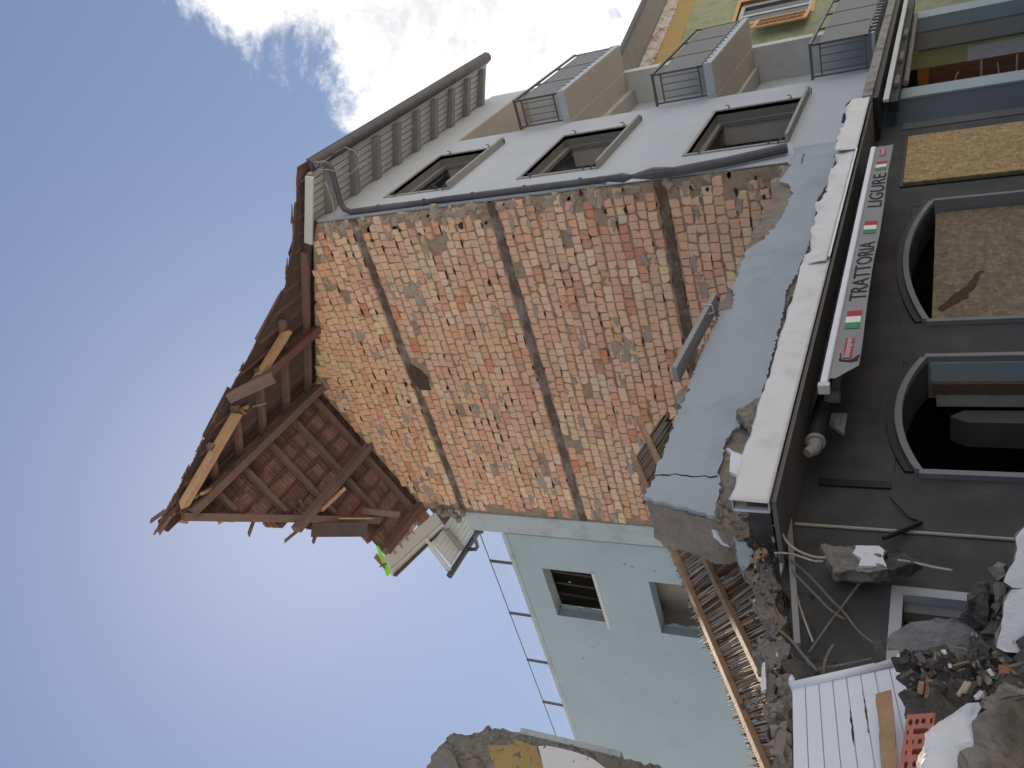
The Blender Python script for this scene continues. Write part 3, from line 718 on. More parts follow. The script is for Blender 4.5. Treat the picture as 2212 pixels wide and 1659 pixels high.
ang = math.atan(K); tl = []
for sgn in (1, -1):
    k = 0; s_ = .17
    ymax = 7.35 if sgn > 0 else -.95
    while True:
        yc = YR + sgn*s_*math.cos(ang)
        if (sgn > 0 and yc > ymax) or (sgn < 0 and yc < ymax): break
        cut = cut_rear(yc) if sgn > 0 else cut_front(yc)
        x = .18
        while x > cut+.10:
            tl.append((x+rnd.gauss(0, .004), yc, sgn, rnd.gauss(0, .008), rnd.gauss(0, .012), x-cut)); x -= .214
        tl.append((x, yc, sgn, rnd.gauss(0, .02), rnd.gauss(0, .02), 0)); tl.append((x-.214, yc, sgn, rnd.gauss(0, .02), rnd.gauss(0, .02), 0))
        s_ += .332/1.0
rt = random.Random(3)
vis = sorted(tl, key=lambda t: (t[2] < 0, t[5]))
if len(vis) > 298: vis = vis[:298]
for (x, yc, sgn, rzz, rxx, _) in vis:
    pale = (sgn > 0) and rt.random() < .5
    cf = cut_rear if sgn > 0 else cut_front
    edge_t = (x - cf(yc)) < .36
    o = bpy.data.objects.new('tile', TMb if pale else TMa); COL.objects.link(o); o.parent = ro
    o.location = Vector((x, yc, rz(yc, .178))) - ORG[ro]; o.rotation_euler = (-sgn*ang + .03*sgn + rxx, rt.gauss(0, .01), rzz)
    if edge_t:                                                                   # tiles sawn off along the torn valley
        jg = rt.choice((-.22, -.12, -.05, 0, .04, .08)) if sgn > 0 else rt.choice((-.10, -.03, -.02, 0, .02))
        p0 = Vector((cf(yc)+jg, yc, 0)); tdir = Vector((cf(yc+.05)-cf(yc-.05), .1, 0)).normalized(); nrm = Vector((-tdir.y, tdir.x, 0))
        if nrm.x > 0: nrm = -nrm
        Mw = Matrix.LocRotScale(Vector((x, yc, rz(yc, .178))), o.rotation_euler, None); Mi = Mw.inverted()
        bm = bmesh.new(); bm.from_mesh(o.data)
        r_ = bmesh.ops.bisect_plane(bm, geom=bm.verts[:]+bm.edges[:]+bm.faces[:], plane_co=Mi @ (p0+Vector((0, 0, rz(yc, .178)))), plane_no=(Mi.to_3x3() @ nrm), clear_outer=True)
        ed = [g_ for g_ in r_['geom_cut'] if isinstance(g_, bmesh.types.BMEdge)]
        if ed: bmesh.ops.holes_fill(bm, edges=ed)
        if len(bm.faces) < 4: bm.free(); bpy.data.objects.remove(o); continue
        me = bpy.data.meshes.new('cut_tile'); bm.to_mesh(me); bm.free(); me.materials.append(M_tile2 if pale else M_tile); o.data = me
b = MB(); b.prism([rp0 for rp0 in ((.32, YR-.01, rz(YR, .152)), (-4.3, YR-.01, rz(YR, .152)), (-4.2, 3.3, rz(3.3, .152)), (-.85, 1.1, rz(1.1, .152)), (-.55, .6, rz(.6, .152)), (-.36, .25, rz(.25, .152)), (-.16, -.85, rz(-.85, .152)), (.32, -.85, rz(-.85, .152)))], (0, 0, .006)); b.build('roof_boarding', M_boards, ro)
b = MB(); b.prism([(.3, YR, rz(YR, .21)), (-.4, YR, rz(YR, .21)), (-.15, 7.3, rz(7.3, .21)), (.3, 7.3, rz(7.3, .21))], (0, 0, .006)); b.build('roof_boarding', M_boards, ro)
# ridge capping tiles
for i in range(14):
    b = MB(); x0 = .1-i*.335; x1 = x0-.36
    pr = [(YR + .15*math.cos(t), rz(YR, .16)+.12*math.sin(t)) for t in [PI*j/6 for j in range(7)]]
    for j in range(6): b.prism([(x0, *pr[j]), (x1, *pr[j]), (x1, *pr[j+1]), (x0, *pr[j+1])], (0, 0, .018))
    b.build('ridge_tile', M_tile, ro)
# dark sheet and felt strips sticking out along the front tear
for (xa, ya, xb, yb, wd) in ((-.2, .45, -.58, .95, .34), (-.12, .05, -.45, .5, .32), (-.02, -.35, -.24, .2, .30)):
    b = MB(); a_ = Vector((xa, ya, rz(ya, .21))); c_ = Vector((xb, yb, rz(yb, .22))); dd = (c_-a_).normalized(); pp = Vector((.35, .9, 0)).normalized(); pp.z = K*pp.y
    b.prism([a_-pp*wd*.5, c_-pp*wd*.45, c_+pp*wd*.5, a_+pp*wd*.5], (0, 0, .015)); b.build('roofing_felt', M_dtile, ro)
for (xa, ya, xb, yb, wd, dz) in ((-.82, 1.12, -1.60, 1.62, .13, .22), (-2.50, 2.14, -3.28, 2.68, .13, .21), (-4.55, 3.42, -4.86, 3.36, .07, .16), (-4.5, 3.6, -4.8, 3.72, .06, .10), (-3.2, 4.72, -3.55, 4.85, .07, .15), (-2.75, 5.45, -3.1, 5.4, .06, .12), (-2.2, 5.7, -2.62, 5.85, .08, .16)):
    part('torn_board', M_dtile if dz > .2 else M_wood, lambda b: b.beam((xa, ya, rz(ya, dz)), (xb, yb, rz(yb, dz)), wd, .03, jag=.03), bev=0)
part('torn_board', M_dtile, lambda b: b.prism([pt('r1', 825, 1275, X=-2.45), pt('r1', 1115, 1268, X=-1.6), pt('r1', 1112, 1345, X=-1.72), pt('r1', 820, 1347, X=-2.6)], (0, .0, .03)), bev=0, label='dark board along the lower torn edge')
# rafter end board and dark sheet for the shaded gap over the front corner
part('barge_board', M_fascia, lambda b: b.beam((-.06, -.88, eplane(-.88, -.06)), (-.16, .34, rz(.34, -.02)), .05, .17, jag=.01), label='loose pale barge board over the corner')
part('gap_sheet', M_dtile, lambda b: b.prism([(-.05, -.02, 12.32), (-.12, .45, rz(.45, -.03)), (-.14, 1.9, rz(1.9, .05)), (-.12, 1.9, rz(1.9, .16)), (-.12, -.1, rz(-.1, .17))], (.05, 0, 0)), bev=0)
# rear eave: boxed-in white soffit remnant and the house's own eave beyond it
def rp(x, y, dz=0): return Vector((x, y, rz(y, dz)))
re = None
part('rear_fascia', M_fascia, lambda b: b.prism([(.05, 7.26, rz(7.26, -.20)), (-1.72, 7.02, rz(7.02, -.05)), (-1.80, 7.24, rz(7.24, -.10)), (-.03, 7.48, rz(7.48, -.24))], (0, .02, .04)))
part('rear_soffit', M_soff, lambda b: b.prism([(-.03, 7.49, rz(7.49, -.25)), (-1.82, 7.25, rz(7.25, -.11)), (-1.86, 7.42, rz(7.42, -.02)), (-.03, 7.66, rz(7.66, -.14))], (0, .0, .05)))
part('rear_gutter', M_gut, lambda b: b.beam((-.03, 7.66, rz(7.66, -.13)), (-1.84, 7.43, rz(7.43, -.03)), .05, .12))
for i in range(6):
    x = -.25-i*.25
    part('tie_batten', M_lath, lambda b: b.beam((x, 7.10-.02*i, rz(7.1, -.12)), (x-.02, 7.26-.03*i, rz(7.26, -.10)), .03, .03), bev=0)
for i in range(2):
    part('tile_end', M_tile2, lambda b: b.obox((-.18-.2*i, 7.18, rz(7.18, -.12)), (.08, 0, 0), (0, .07, -.03), (0, .01, .03)))
hs_ = None
for i in range(6):
    y0 = 7.62+i*.105; y1 = y0+.095; b = MB()
    xa = -.62+.0*i
    b.prism([(xa, y0, rz(y0, -.19)), (.75, y0, rz(y0, -.19)), (.75, y1, rz(y1, -.19)), (xa, y1, rz(y1, -.19))], (0, 0, .02))
    if hs_ is None: hs_ = b.build('rear_eave', M_soff, H)
    else: b.build('soffit_board', M_soff, hs_)
b = MB(); b.beam((-.08, 7.66, rz(7.66, -.25)), (-.12, 8.20, rz(8.2, -.25)), .10, .12); b.build('rafter_tail', M_raft, hs_)
b = MB(); b.beam((-.66, 7.42, rz(7.42, -.16)), (-.76, 8.27, rz(8.27, -.18)), .03, .13); b.build('barge_board', M_fascia, hs_)
b = MB(); b.tube([(-.86, 8.33, rz(8.3, -.20)), (.6, 8.33, rz(8.3, -.22))], .075, 10); b.build('gutter', M_gut, hs_)
b = MB(); b.tube([(.02, 8.33, rz(8.3, -.25)), (.02, 8.30, 11.58), (.02, 8.20, 11.50), (.02, 7.86, 11.48), (.02, 7.74, 11.40), (.0, 7.70, 11.2)], .045, 10); b.build('gutter_outlet', M_pipe, hs_, smooth=True)
part('lime_sheet', M_lime, lambda b: b.prism([pt('s2', 740, 1070, X=-1.70), pt('s2', 765, 1075, X=-1.68), pt('s2', 860, 1260, X=-1.72), pt('s2', 915, 1385, X=-1.72), pt('s2', 862, 1425, X=-1.74)], (0, .02, .02)), label='bright lime green plastic sheet under the eave end')
part('steel_stub', M_pipe, lambda b: b.tube([pt('s2', 775, 1315, X=-1.78), pt('s2', 870, 1270, X=-1.7)], .018, 8), bev=0)
# broken brick knuckle under the rear eave
b = MB()
for i in range(7): b.obox(pt('s2', 1480+45*i, 700+rt.uniform(-50, 60), X=-.08), (.05, 0, .01), (0, .07, .02), (0, -.01, .06))
b.build('broken_masonry', M_core, pwo)
# loose wires at the front corner
for pts in ([('s4', 640, 200), ('s4', 560, 260), ('s4', 470, 290), ('s4', 440, 330), ('s4', 480, 380), ('s4', 600, 370), ('s4', 750, 410), ('s4', 890, 435), ('s4', 1000, 340), ('s4', 1030, 230), ('s4', 960, 130), ('s4', 830, 80), ('s4', 700, 150)],
            [('s4', 560, 540), ('s4', 630, 680), ('s4', 670, 840), ('s4', 680, 1060), ('s4', 660, 1230), ('s4', 620, 1340)], [('s4', 570, 530), ('s4', 650, 740), ('s4', 690, 900), ('s4', 690, 1120)], [('s4', 470, 270), ('s4', 420, 280), ('s4', 430, 320), ('s4', 500, 330), ('s4', 540, 260)]):
    P = [pt(a, b_, c_, X=-.16+.02*i_) for i_, (a, b_, c_) in enumerate(pts)]
    b = MB(); b.tube(P, .006, 5); based(b, 'loose_wire', M_cable, 'thin loose wire dangling at the gutter corner', 'wire', 'loose wires at the gutter corner')

# ================================================================ teal house behind
tealh = thing('teal_house', 'pale teal rendered house wall with two dark window openings and a roof railing', 'house', (3, 12, 0))
TW = [(8.66, 10.17, 8.72, 9.95), (8.70, 10.28, 6.2, 7.44)]
mb = MB(); wall(mb, 7.63, 17.5, 0, 10.56, TW, lambda a, z, d: (d-.01, a, z), .30, 0, 1); tw_ = mb.build('wall', [M_teal, M_jamb], tealh)
mb = MB(); mb.box(-.06, 7.66, 10.561, 6, 17.5, 10.66); mb.build('roof_edge', M_tealstrip, tealh)
mb = MB(); mb.box(6, 7.7, 0, 6.3, 17.5, 10.55); mb.build('far_wall', M_teal, tealh)
for i, (a0, a1, z0, z1) in enumerate(TW):
    b = MB(); b.box(-.05, a0-.05, z0-.075, .12, a1+.16, z0-.001)
    wn = b.build('window', M_fascia, tealh)
    b = MB()
    n = 14; P = [(.2, a1-.001, z0+.001)] + [(.2, a1-.05-.06*rt.random()-.04*math.sin(k*1.3), z0+.01+(z1-z0-.03)*k/n) for k in range(n+1)] + [(.2, a1-.001, z1-.001)]
    b.prism(P, (.03, 0, 0)); b.build('broken_frame', M_jamb, wn)
    if i == 0:
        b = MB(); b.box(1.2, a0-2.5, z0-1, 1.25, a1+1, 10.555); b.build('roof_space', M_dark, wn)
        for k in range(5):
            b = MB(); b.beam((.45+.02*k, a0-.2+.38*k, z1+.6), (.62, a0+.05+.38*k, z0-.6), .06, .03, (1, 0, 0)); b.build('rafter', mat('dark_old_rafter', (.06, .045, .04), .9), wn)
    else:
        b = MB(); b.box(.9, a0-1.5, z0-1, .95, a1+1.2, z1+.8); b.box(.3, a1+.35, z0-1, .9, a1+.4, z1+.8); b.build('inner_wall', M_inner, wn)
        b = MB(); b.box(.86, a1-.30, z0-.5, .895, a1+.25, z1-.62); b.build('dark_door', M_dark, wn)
POSTS = [7.70, 8.76, 10.5, 12.2, 13.85, 15.45, 17.0]
ry = .14
b = MB(); b.tube([(ry, 7.68, 11.40), (ry, 17.4, 11.38)], .012, 6); rl = b.build('roof_railing', M_pipe, tealh)
for y in POSTS[1:]:
    b = MB(); b.beam((ry, y, 10.55), (ry, y, 11.40), .05, .05, (0, 1, 0)); b.build('post', M_pipe, rl)
b = MB(); y = 7.75
while y < 17.3:
    if y+.75 < 17.4: b.tube([(ry, y, 10.62), (ry, y+.75, 11.38)], .0016, 3, cap=False); b.tube([(ry, y+.75, 10.62), (ry, y, 11.38)], .0016, 3, cap=False)
    y += .075
nm = b.build('wire_netting', M_alu, rl); nm['kind'] = 'stuff'
b = MB(); b.tube([(ry, 15.45, 10.6), (ry, 17.0, 11.38)], .010, 6); b.build('brace', M_pipe, rl)
for (y, z) in ((11.0, 6.35), (11.35, 6.0), (11.62, 5.95), (11.85, 5.85)):
    b = MB(); n = 9; b.prism([(-.013, y+.045*math.cos(2*PI*k/n)*rt.uniform(.7, 1.3), z+.07*math.sin(2*PI*k/n)*rt.uniform(.7, 1.2)) for k in range(n)], (-.004, 0, 0)); b.build('chipped_spot', M_dark, tw_)
for k in range(9):
    y = rt.uniform(7.8, 13); z = rt.uniform(7, 10); b = MB(); b.prism([(-.013, y+.03*math.cos(2*PI*j/7)*rt.uniform(.5, 1.3), z+.035*math.sin(2*PI*j/7)*rt.uniform(.4, 1.2)) for j in range(7)], (-.003, 0, 0)); b.build('chipped_spot', M_jamb, tw_)

# ================================================================ ruined wall at the left
YL = 8.0
ruin = thing('ruined_wall', 'broken-topped masonry wall with ochre and white paint, left of the gap', 'wall', (-6.5, 8.2, 0))
def lp(x, y): p = pt('q14', x, y, Y=YL); return (p.x, p.z)
top_ = [lp(235, 290), lp(250, 262), lp(330, 265), lp(400, 285), lp(525, 320), lp(540, 290), lp(600, 262), lp(625, 203), lp(700, 222), lp(800, 240), lp(905, 265), lp(1850, 492)]
xr = top_[-1][0]
poly = top_ + [(xr, 1.0), (-9.5, 1.0), (-9.5, top_[0][1]+.3), (top_[0][0]-.35, top_[0][1]+.1)]
poly = rough_poly(poly, .16, .03, 4)
slab('masonry', [(p[0], YL, p[1]) for p in poly], (0, .45, 0), M_conc, '', '', 41, .035, parent=ruin, res=.09)
for zz in range(6):
    b = MB(); z_ = top_[0][1]-.35-.42*zz; b.prism([(-9.4, YL-.028, z_), (xr-.75-.12*zz, YL-.028, z_), (xr-.75-.12*zz, YL-.028, z_+.36), (-9.4, YL-.028, z_+.36)], (0, .03, 0)); b.build('masonry_block', M_conc, ruin, bev=.02)
b = MB(); P = rough_poly([lp(612, 395), lp(640, 372), lp(780, 375), lp(850, 325), lp(950, 340), lp(1075, 385), lp(1130, 575), (lp(1130, 575)[0]-1.2, lp(1130, 575)[1]-.2), (lp(612, 395)[0]-.9, lp(612, 395)[1]-.7)], .15, .012, 6)
b.prism([(p[0], YL-.02, p[1]) for p in P], (0, .025, 0)); b.build('ochre_plaster', M_yel, ruin)
b = MB(); P = rough_poly([lp(1082, 388), lp(1180, 390), lp(1400, 440), lp(1590, 500), lp(1720, 590), (lp(1720, 590)[0]-1.5, lp(1720, 590)[1]-.3), (lp(1135, 575)[0]-1.2, lp(1135, 575)[1]-.2), lp(1135, 575)], .15, .012, 8)
b.prism([(p[0], YL-.03, p[1]) for p in P], (0, .02, 0)); b.build('white_plaster', M_white, ruin)
b = MB(); p0, p1 = lp(905, 262), lp(1850, 490)
b.prism([(p0[0]-.0, YL-.035, p0[1]), (p0[0]+.10, YL-.035, p0[1]), (p1[0]+.10, YL-.035, p1[1]), (p1[0], YL-.035, p1[1])], (0, .4, 0)); b.build('edge_flashing', M_tealstrip, ruin)
b = MB(); q = [pt('q14', x, y, Y=YL-.25) for x, y in ((90, 540), (150, 420), (215, 372), (300, 500), (330, 584), (110, 584))]
b.prism(q, (0, .25, 0)); b.build('leaning_block', M_conc, ruin)

# ================================================================ what stands of the ruined house: ground floor and a strip of the front
shop = thing('ruined_shop_front', 'charcoal ground-floor restaurant front with a broken strip of blue-grey upper wall', 'building', (-4, .2, 0))
S_ = shop
# strip: masonry core, plaster skin
topc = [(2.5, 2.86), (2.5, 3.02), (.62, 3.02), (.60, 3.76), (.35, 3.72), (.0, 3.78), (-.40, 3.76), (-.72, 3.80), (-.86, 3.80), (-1.2, 3.76), (-1.6, 3.80), (-2.0, 3.82), (-2.5, 3.80), (-2.9, 3.79), (-3.37, 3.77), (-3.7, 3.76), (-4.1, 3.84), (-4.3, 3.85), (-4.33, 3.80), (-5.7, 3.80), (-5.75, 3.86), (-5.95, 3.82), (-6.05, 3.77), (-6.32, 3.76), (-6.79, 3.745), (-7.05, 3.735), (-7.28, 3.75), (-7.36, 3.58), (-7.38, 3.47), (-7.42, 3.32), (-7.47, 3.16), (-7.40, 2.95), (-7.2, 2.86)]
pc = rough_poly(topc, .09, .014, 12, fixed=(0, 1, 2, 32))
slab('masonry_core', [(p[0], .035, p[1]) for p in pc], (0, .40, 0), M_core, '', '', 14, .012, parent=S_)
tops = [(.60, 3.74), (.35, 3.68), (-.03, 3.74), (-.12, 3.66), (-.39, 3.69), (-.62, 3.72), (-.75, 3.75), (-.86, 3.60), (-1.05, 3.54), (-1.25, 3.49), (-1.6, 3.50), (-1.94, 3.51), (-2.38, 3.57), (-2.63, 3.63), (-2.78, 3.72), (-2.91, 3.78), (-3.37, 3.76), (-3.7, 3.75), (-3.86, 3.76), (-4.0, 3.70), (-4.31, 3.66), (-4.35, 3.77), (-5.68, 3.78), (-5.85, 3.74), (-6.03, 3.76), (-6.32, 3.75), (-6.79, 3.74), (-7.05, 3.73), (-7.27, 3.74), (-7.34, 3.58), (-7.35, 3.47), (-7.39, 3.32), (-7.44, 3.18), (-7.24, 3.19), (-7.05, 3.22), (-6.96, 3.26), (-6.79, 3.25), (-6.53, 3.28), (-6.35, 3.20), (-6.2, 3.12), (-5.9, 3.10), (-5.2, 3.12), (-4.5, 3.13), (-4.0, 3.18), (-3.6, 3.12), (-2.6, 3.08), (-1.6, 3.16), (-.8, 3.06), (-.3, 3.09), (.2, 3.03), (.5, 3.05), (.62, 3.0), (.63, 3.40)]
ps = rough_poly(tops, .035, .009, 15)
b = MB(); b.prism([(p[0], -.006, p[1]) for p in ps], (0, .038, 0)); b.build('plaster_skin', M_strip, S_)
b = MB(); b.beam((-4.27, -.08, 3.835), (-5.68, -.08, 3.895), .16, .055, jag=.008); sl_ = b.build('broken_sill', M_trim, S_, bev=.005)
b = MB(); b.tube([(-4.50, -.17, 3.90), (-4.52, -.17, 3.80), (-4.56, -.10, 3.78), (-4.62, -.12, 3.84)], .007, 6); b.build('wire_tie', M_alu, sl_)
for (xa, za, xb, zb) in ((-7.02, 3.72, -7.0, 3.25), (.25, 3.55, -.15, 3.52)):
    b = MB(); n = 10; P = [(xa+(xb-xa)*k/n+rt.gauss(0, .008), -.0075, za+(zb-za)*k/n+rt.gauss(0, .008)) for k in range(n+1)]
    for k in range(n): b.beam(P[k], P[k+1], .004, .007+.012*rt.random(), (1, 0, 0) if abs(xb-xa) < .1 else (0, 0, 1))
    b.build('crack', M_dark, S_)
# crumbled mortar clinging under the bared bricks
rc = random.Random(9)
# ground-floor front wall with arches
AR = [(-4.75, -2.05, 1.86, 2.08), (-6.86, -5.39, 1.86, 2.03)]
b = MB()
holes = [(-4.75, -2.05, .0, 2.09), (-6.86, -5.39, .0, 2.04), (-8.95, -7.96, 0, 1.99), (-9.151, -8.55, 2.25, 2.741), (-8.55, -8.05, 2.42, 2.741), (-8.05, -7.62, 2.6, 2.741)]
wall(b, -9.15, .98, 0, 2.74, holes, lambda a, z, d: (a, d, z), .36, 0, 1)
sw = b.build('ground_floor_wall', [M_shop, M_arch], S_)
def arch_z(a0, a1, zs, zt, x):
    c = (a0+a1)/2; hw = (a1-a0)/2; h = zt-zs; R0 = (hw*hw+h*h)/(2*h); return zt - R0 + math.sqrt(max(0, R0*R0-(x-c)**2))
for (a0, a1, zs, zt) in AR:
    n = 18; top2 = zt+.02
    P = [(a0+.001, .0, top2-.012), (a1-.001, .0, top2-.012)] + [(a1-.001-(a1-a0-.002)*k/n, .0, arch_z(a0, a1, zs, zt-.012, a1-(a1-a0)*k/n)) for k in range(n+1)]
    b = MB(); b.prism([(p[0], .012, p[2]) for p in P], (0, .34, 0)); sp = b.build('arch_spandrel', [M_shop], S_)
    b = MB()
    for k in range(n):
        xa, xb = a0+(a1-a0)*k/n, a0+(a1-a0)*(k+1)/n; za, zb = arch_z(a0, a1, zs, zt-.012, xa), arch_z(a0, a1, zs, zt-.012, xb)
        b.prism([(xa, -.045, za-.0), (xb, -.045, zb-.0), (xb, -.045, zb+.05), (xa, -.045, za+.05)], (0, .055, 0))
        b.prism([(xa, -.02, za+.052), (xb, -.02, zb+.052), (xb, -.02, zb+.11), (xa, -.02, za+.11)], (0, .03, 0), 1)
    b.box(a0-.05, -.045, .2, a0-.001, .009, zs+.02); b.box(a1+.001, -.045, .2, a1+.05, .009, zs+.02)
    b.build('arch_moulding', [M_arch, M_black], sp)
b = MB(); b.box(-4.66, .09, .3, -2.08, .11, 1.845); b.build('boarded_panel', M_osb2, S_, label='grey-brown strand board closing the wide arch')
b = MB(); P = rough_poly([(-4.35, 1.80), (-4.1, 1.68), (-3.85, 1.55), (-3.6, 1.47), (-3.62, 1.43), (-3.9, 1.48), (-4.15, 1.58), (-4.38, 1.76)], .05, .01, 3)
b.prism([(p[0], .086, p[1]) for p in P], (0, .003, 0)); b.build('board_stain', mat('brown_stain', (.06, .03, .015), .8, .3, 20, .2), S_)
b = MB(); b.box(-1.40, -.045, .6, .30, -.022, 2.20); b.build('boarded_panel', M_osb1, S_, label='yellow strand board screwed over an opening')
b = MB(); b.box(-1.46, -.022, .55, .36, -.002, 2.24); b.build('board_frame', M_black, S_)
# inside of the open arch
b = MB(); b.box(-5.40, .012, .2, -5.391, .19, 1.84); b.build('blue_jamb', M_lblue, S_)
b = MB(); b.box(-5.44, .191, .2, -5.391, .29, 1.83); b.build('brown_frame', mat('brown_frame', (.13, .095, .07), .7, .2), S_)
b = MB(); b.box(-5.43, .30, .2, -5.36, .42, 1.80); b.build('pale_leaf', mat('grey_leaf', (.34, .33, .31), .8, .2, 4), S_)
b = MB(); b.prism([(-5.44, .45, .2), (-5.44, .45, 1.60), (-5.50, .47, 1.70), (-5.58, .47, 1.58), (-5.60, .47, .2)], (0, .25, 0)); b.build('grey_locker', mat('grey_sheet_locker', (.10, .10, .098), .35, .15, 5, .1, 30, spec=.5), S_, bev=.02)
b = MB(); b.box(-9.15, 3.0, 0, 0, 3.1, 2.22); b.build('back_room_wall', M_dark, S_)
b = MB(); b.box(-9.15, .361, 2.22, 0, 3.1, 2.3); b.build('added_ceiling', M_dark, S_)  # unseen ceiling, added to keep the ground floor dark
b = MB(); b.box(-9.3, .361, 0, -9.151, 3.1, 2.3); b.build('added_end_wall', M_dark, S_)  # unseen end wall, added to keep daylight out of the room
# doorway at the left
dr = MB(); dr.box(-8.02, -.02, 0, -7.955, .12, 2.0); dr.box(-8.95, -.02, 1.935, -8.021, .12, 2.0); do = dr.build('doorway', mat('pale_grey_door_frame', (.36, .37, .40), .7, .06, 4, .1), S_)
dr = MB(); dr.box(-8.09, .05, 0, -8.025, .14, 1.93); dr.build('inner_frame', M_trimd, do)
dr = MB(); dr.box(-8.94, .16, 0, -8.03, .18, 1.93); dr.build('doorway_shade', M_dark, do)  # dark plane across the opening, standing in for the unlit inside
b = MB(); b.tube([(-7.47, -.012, .4), (-7.47, -.012, 2.66)], .011, 6); b.build('conduit', M_cable, S_)
b = MB(); b.box(-7.05, -.02, 2.05, -6.98, -.002, 2.52); b.build('wall_channel', M_black, S_)
b = MB(); P = [(-7.15, -.02, 2.05), (-7.35, -.03, 1.93), (-7.40, -.035, 1.86), (-7.52, -.05, 1.98), (-7.62, -.08, 2.06)]
b.tube(P, [.005, .007, .018, .018, .015], 7); b.build('black_hose', M_black, S_)
# ---------------------------------------------------------------- canopy with white fascia
can = thing('street_canopy', 'long shallow canopy with crumpled white metal fascia above the awning', 'canopy', (-4, -.4, 2.6))
b = MB(); b.box(-7.75, -.52, 2.70, .3, -.01, 2.84); b.build('slab', M_dconc, can)
def fascia(x0, x1, dx=0, dy=0, z0=2.65, z1=2.885, dent=.01, seed=0, nm='fascia_panel'):
    nx, nz_ = 60, 8; V = []; b = MB()
    for i in range(nx+1):
        for j in range(nz_+1):
            x = x0+(x1-x0)*i/nx; v = j/nz_; z = z0+(z1-z0)*v
            e = v**2.2
            q = Vector((x*2.3, z*2, seed)); q2 = Vector((x*7, z*6, seed+3))
            y = -.60+dy - dent*noise.noise(q)*2.2*(e+.12) - dent*1.6*noise.noise(q2)*e
            z += dent*1.5*noise.noise(q2+Vector((0, 0, 9)))*e - max(0, noise.noise(Vector((x*1.5, 4, seed))))*dent*2.2*e
            V.append((x, y, z))
    for i in range(nx):
        for j in range(nz_):
            a = i*(nz_+1)+j; b.mesh([V[a], V[a+nz_+1], V[a+nz_+2], V[a+1]], [(0, 1, 2, 3)])
    bm = bmesh.new(); me = bpy.data.meshes.new(nm); me.from_pydata([Vector(v)-ORG[can] for v in V], [], [(i*(nz_+1)+j, (i+1)*(nz_+1)+j, (i+1)*(nz_+1)+j+1, i*(nz_+1)+j+1) for i in range(nx) for j in range(nz_)])
    o = link(nm, me, M_metal, can, smooth=True); md = o.modifiers.new('thick', 'SOLIDIFY'); md.thickness = .004
    return o
fascia(-7.95, -4.55, dent=.010, seed=1); fascia(-4.65, -1.62, dy=-.022, dent=.034, seed=2, z0=2.672); fascia(-1.72, .38, dy=-.034, dent=.022, seed=5, z1=2.90)
b = MB(); b.box(-7.93, -.585, 2.655, -7.6, -.50, 2.662); b.box(-7.93, -.585, 2.875, -7.6, -.50, 2.88); b.box(-7.93, -.52, 2.664, -7.9, -.50, 2.873); b.build('end_profile', M_alu, can)
b = MB(); b.box(-7.9, -.57, 2.62, .3, -.02, 2.648); b.build('soffit', mat('grey_soffit', (.13, .125, .12), .85, .15, 3, .1), can)
b = MB(); b.box(-4.6, -.64, 2.645, -1.7, -.628, 2.665); b.build('drip_rail', M_alu, can)
b = MB(); b.box(.385, -.65, 2.63, 8.5, -.01, 2.755); b.build('bare_slab', mat('weathered_concrete', (.27, .255, .24), .95, .3, 4, .7, 25, dirt=(.1, .092, .085), dscale=3.5, damt=.8), can)
b = MB(); b.box(.4, -.60, 2.56, 8.4, -.02, 2.627); b.build('bare_soffit', M_black, can)
b = MB(); b.beam((.32, -.56, 2.46), (7.6, -.56, 2.46), .035, .07); b.build('white_rail', M_fascia, can)
for x in (1.6, 3.0, 4.6):
    b = MB(); b.tube([(x, -.40, 2.40), (x+.45, -.40, 2.40)], .035, 8); b.build('spot_lamp', M_trim, can)
b = MB(); b.beam((.9, -.30, 2.42), (8.0, -.30, 2.42), .14, .14); b.build('roller_box', M_black, can)

# debris lying on the canopy
for i, (x, sx, sz, s) in enumerate(((-5.05, .22, .15, 1), (-5.30, .2, .11, 2), (-4.75, .14, .09, 3), (-5.55, .16, .14, 4), (-2.9, .14, .07, 6), (-2.3, .2, .08, 7), (.2, .25, .13, 8), (-.5, .22, .11, 9), (-1.2, .16, .10, 10), (.75, .2, .12, 11), (-3.5, .13, .09, 12))):
    chunk('masonry_fragment', (x, -.34-.05*(s % 3), 2.85+sz*.45), (sx, .16, sz), 40+s, M_dconc, 'small dark masonry fragment lying on top of the white canopy', 'rubble', rot=(.2*s, .1*s, .7*s), group='fragments lying on the canopy')
slab('masonry_fragment', [(-6.28, -.12, 3.24), (-6.35, -.12, 3.18), (-6.62, -.14, 3.02), (-7.0, -.16, 2.87), (-6.5, -.2, 2.87), (-6.22, -.2, 3.0)], (0, .1, 0), M_core, 'long mossy wedge of masonry leaning on the canopy near its broken end', 'rubble', 3, .02)
slab('plaster_sheet', [(-6.98, -.22, 3.12), (-6.92, -.22, 3.17), (-7.08, -.26, 2.96), (-7.28, -.28, 2.88), (-7.36, -.28, 2.90), (-7.22, -.24, 3.08)], (0, .03, 0), M_white, 'pale blue-white plaster sliver standing behind the canopy end', 'rubble', 5, .004)

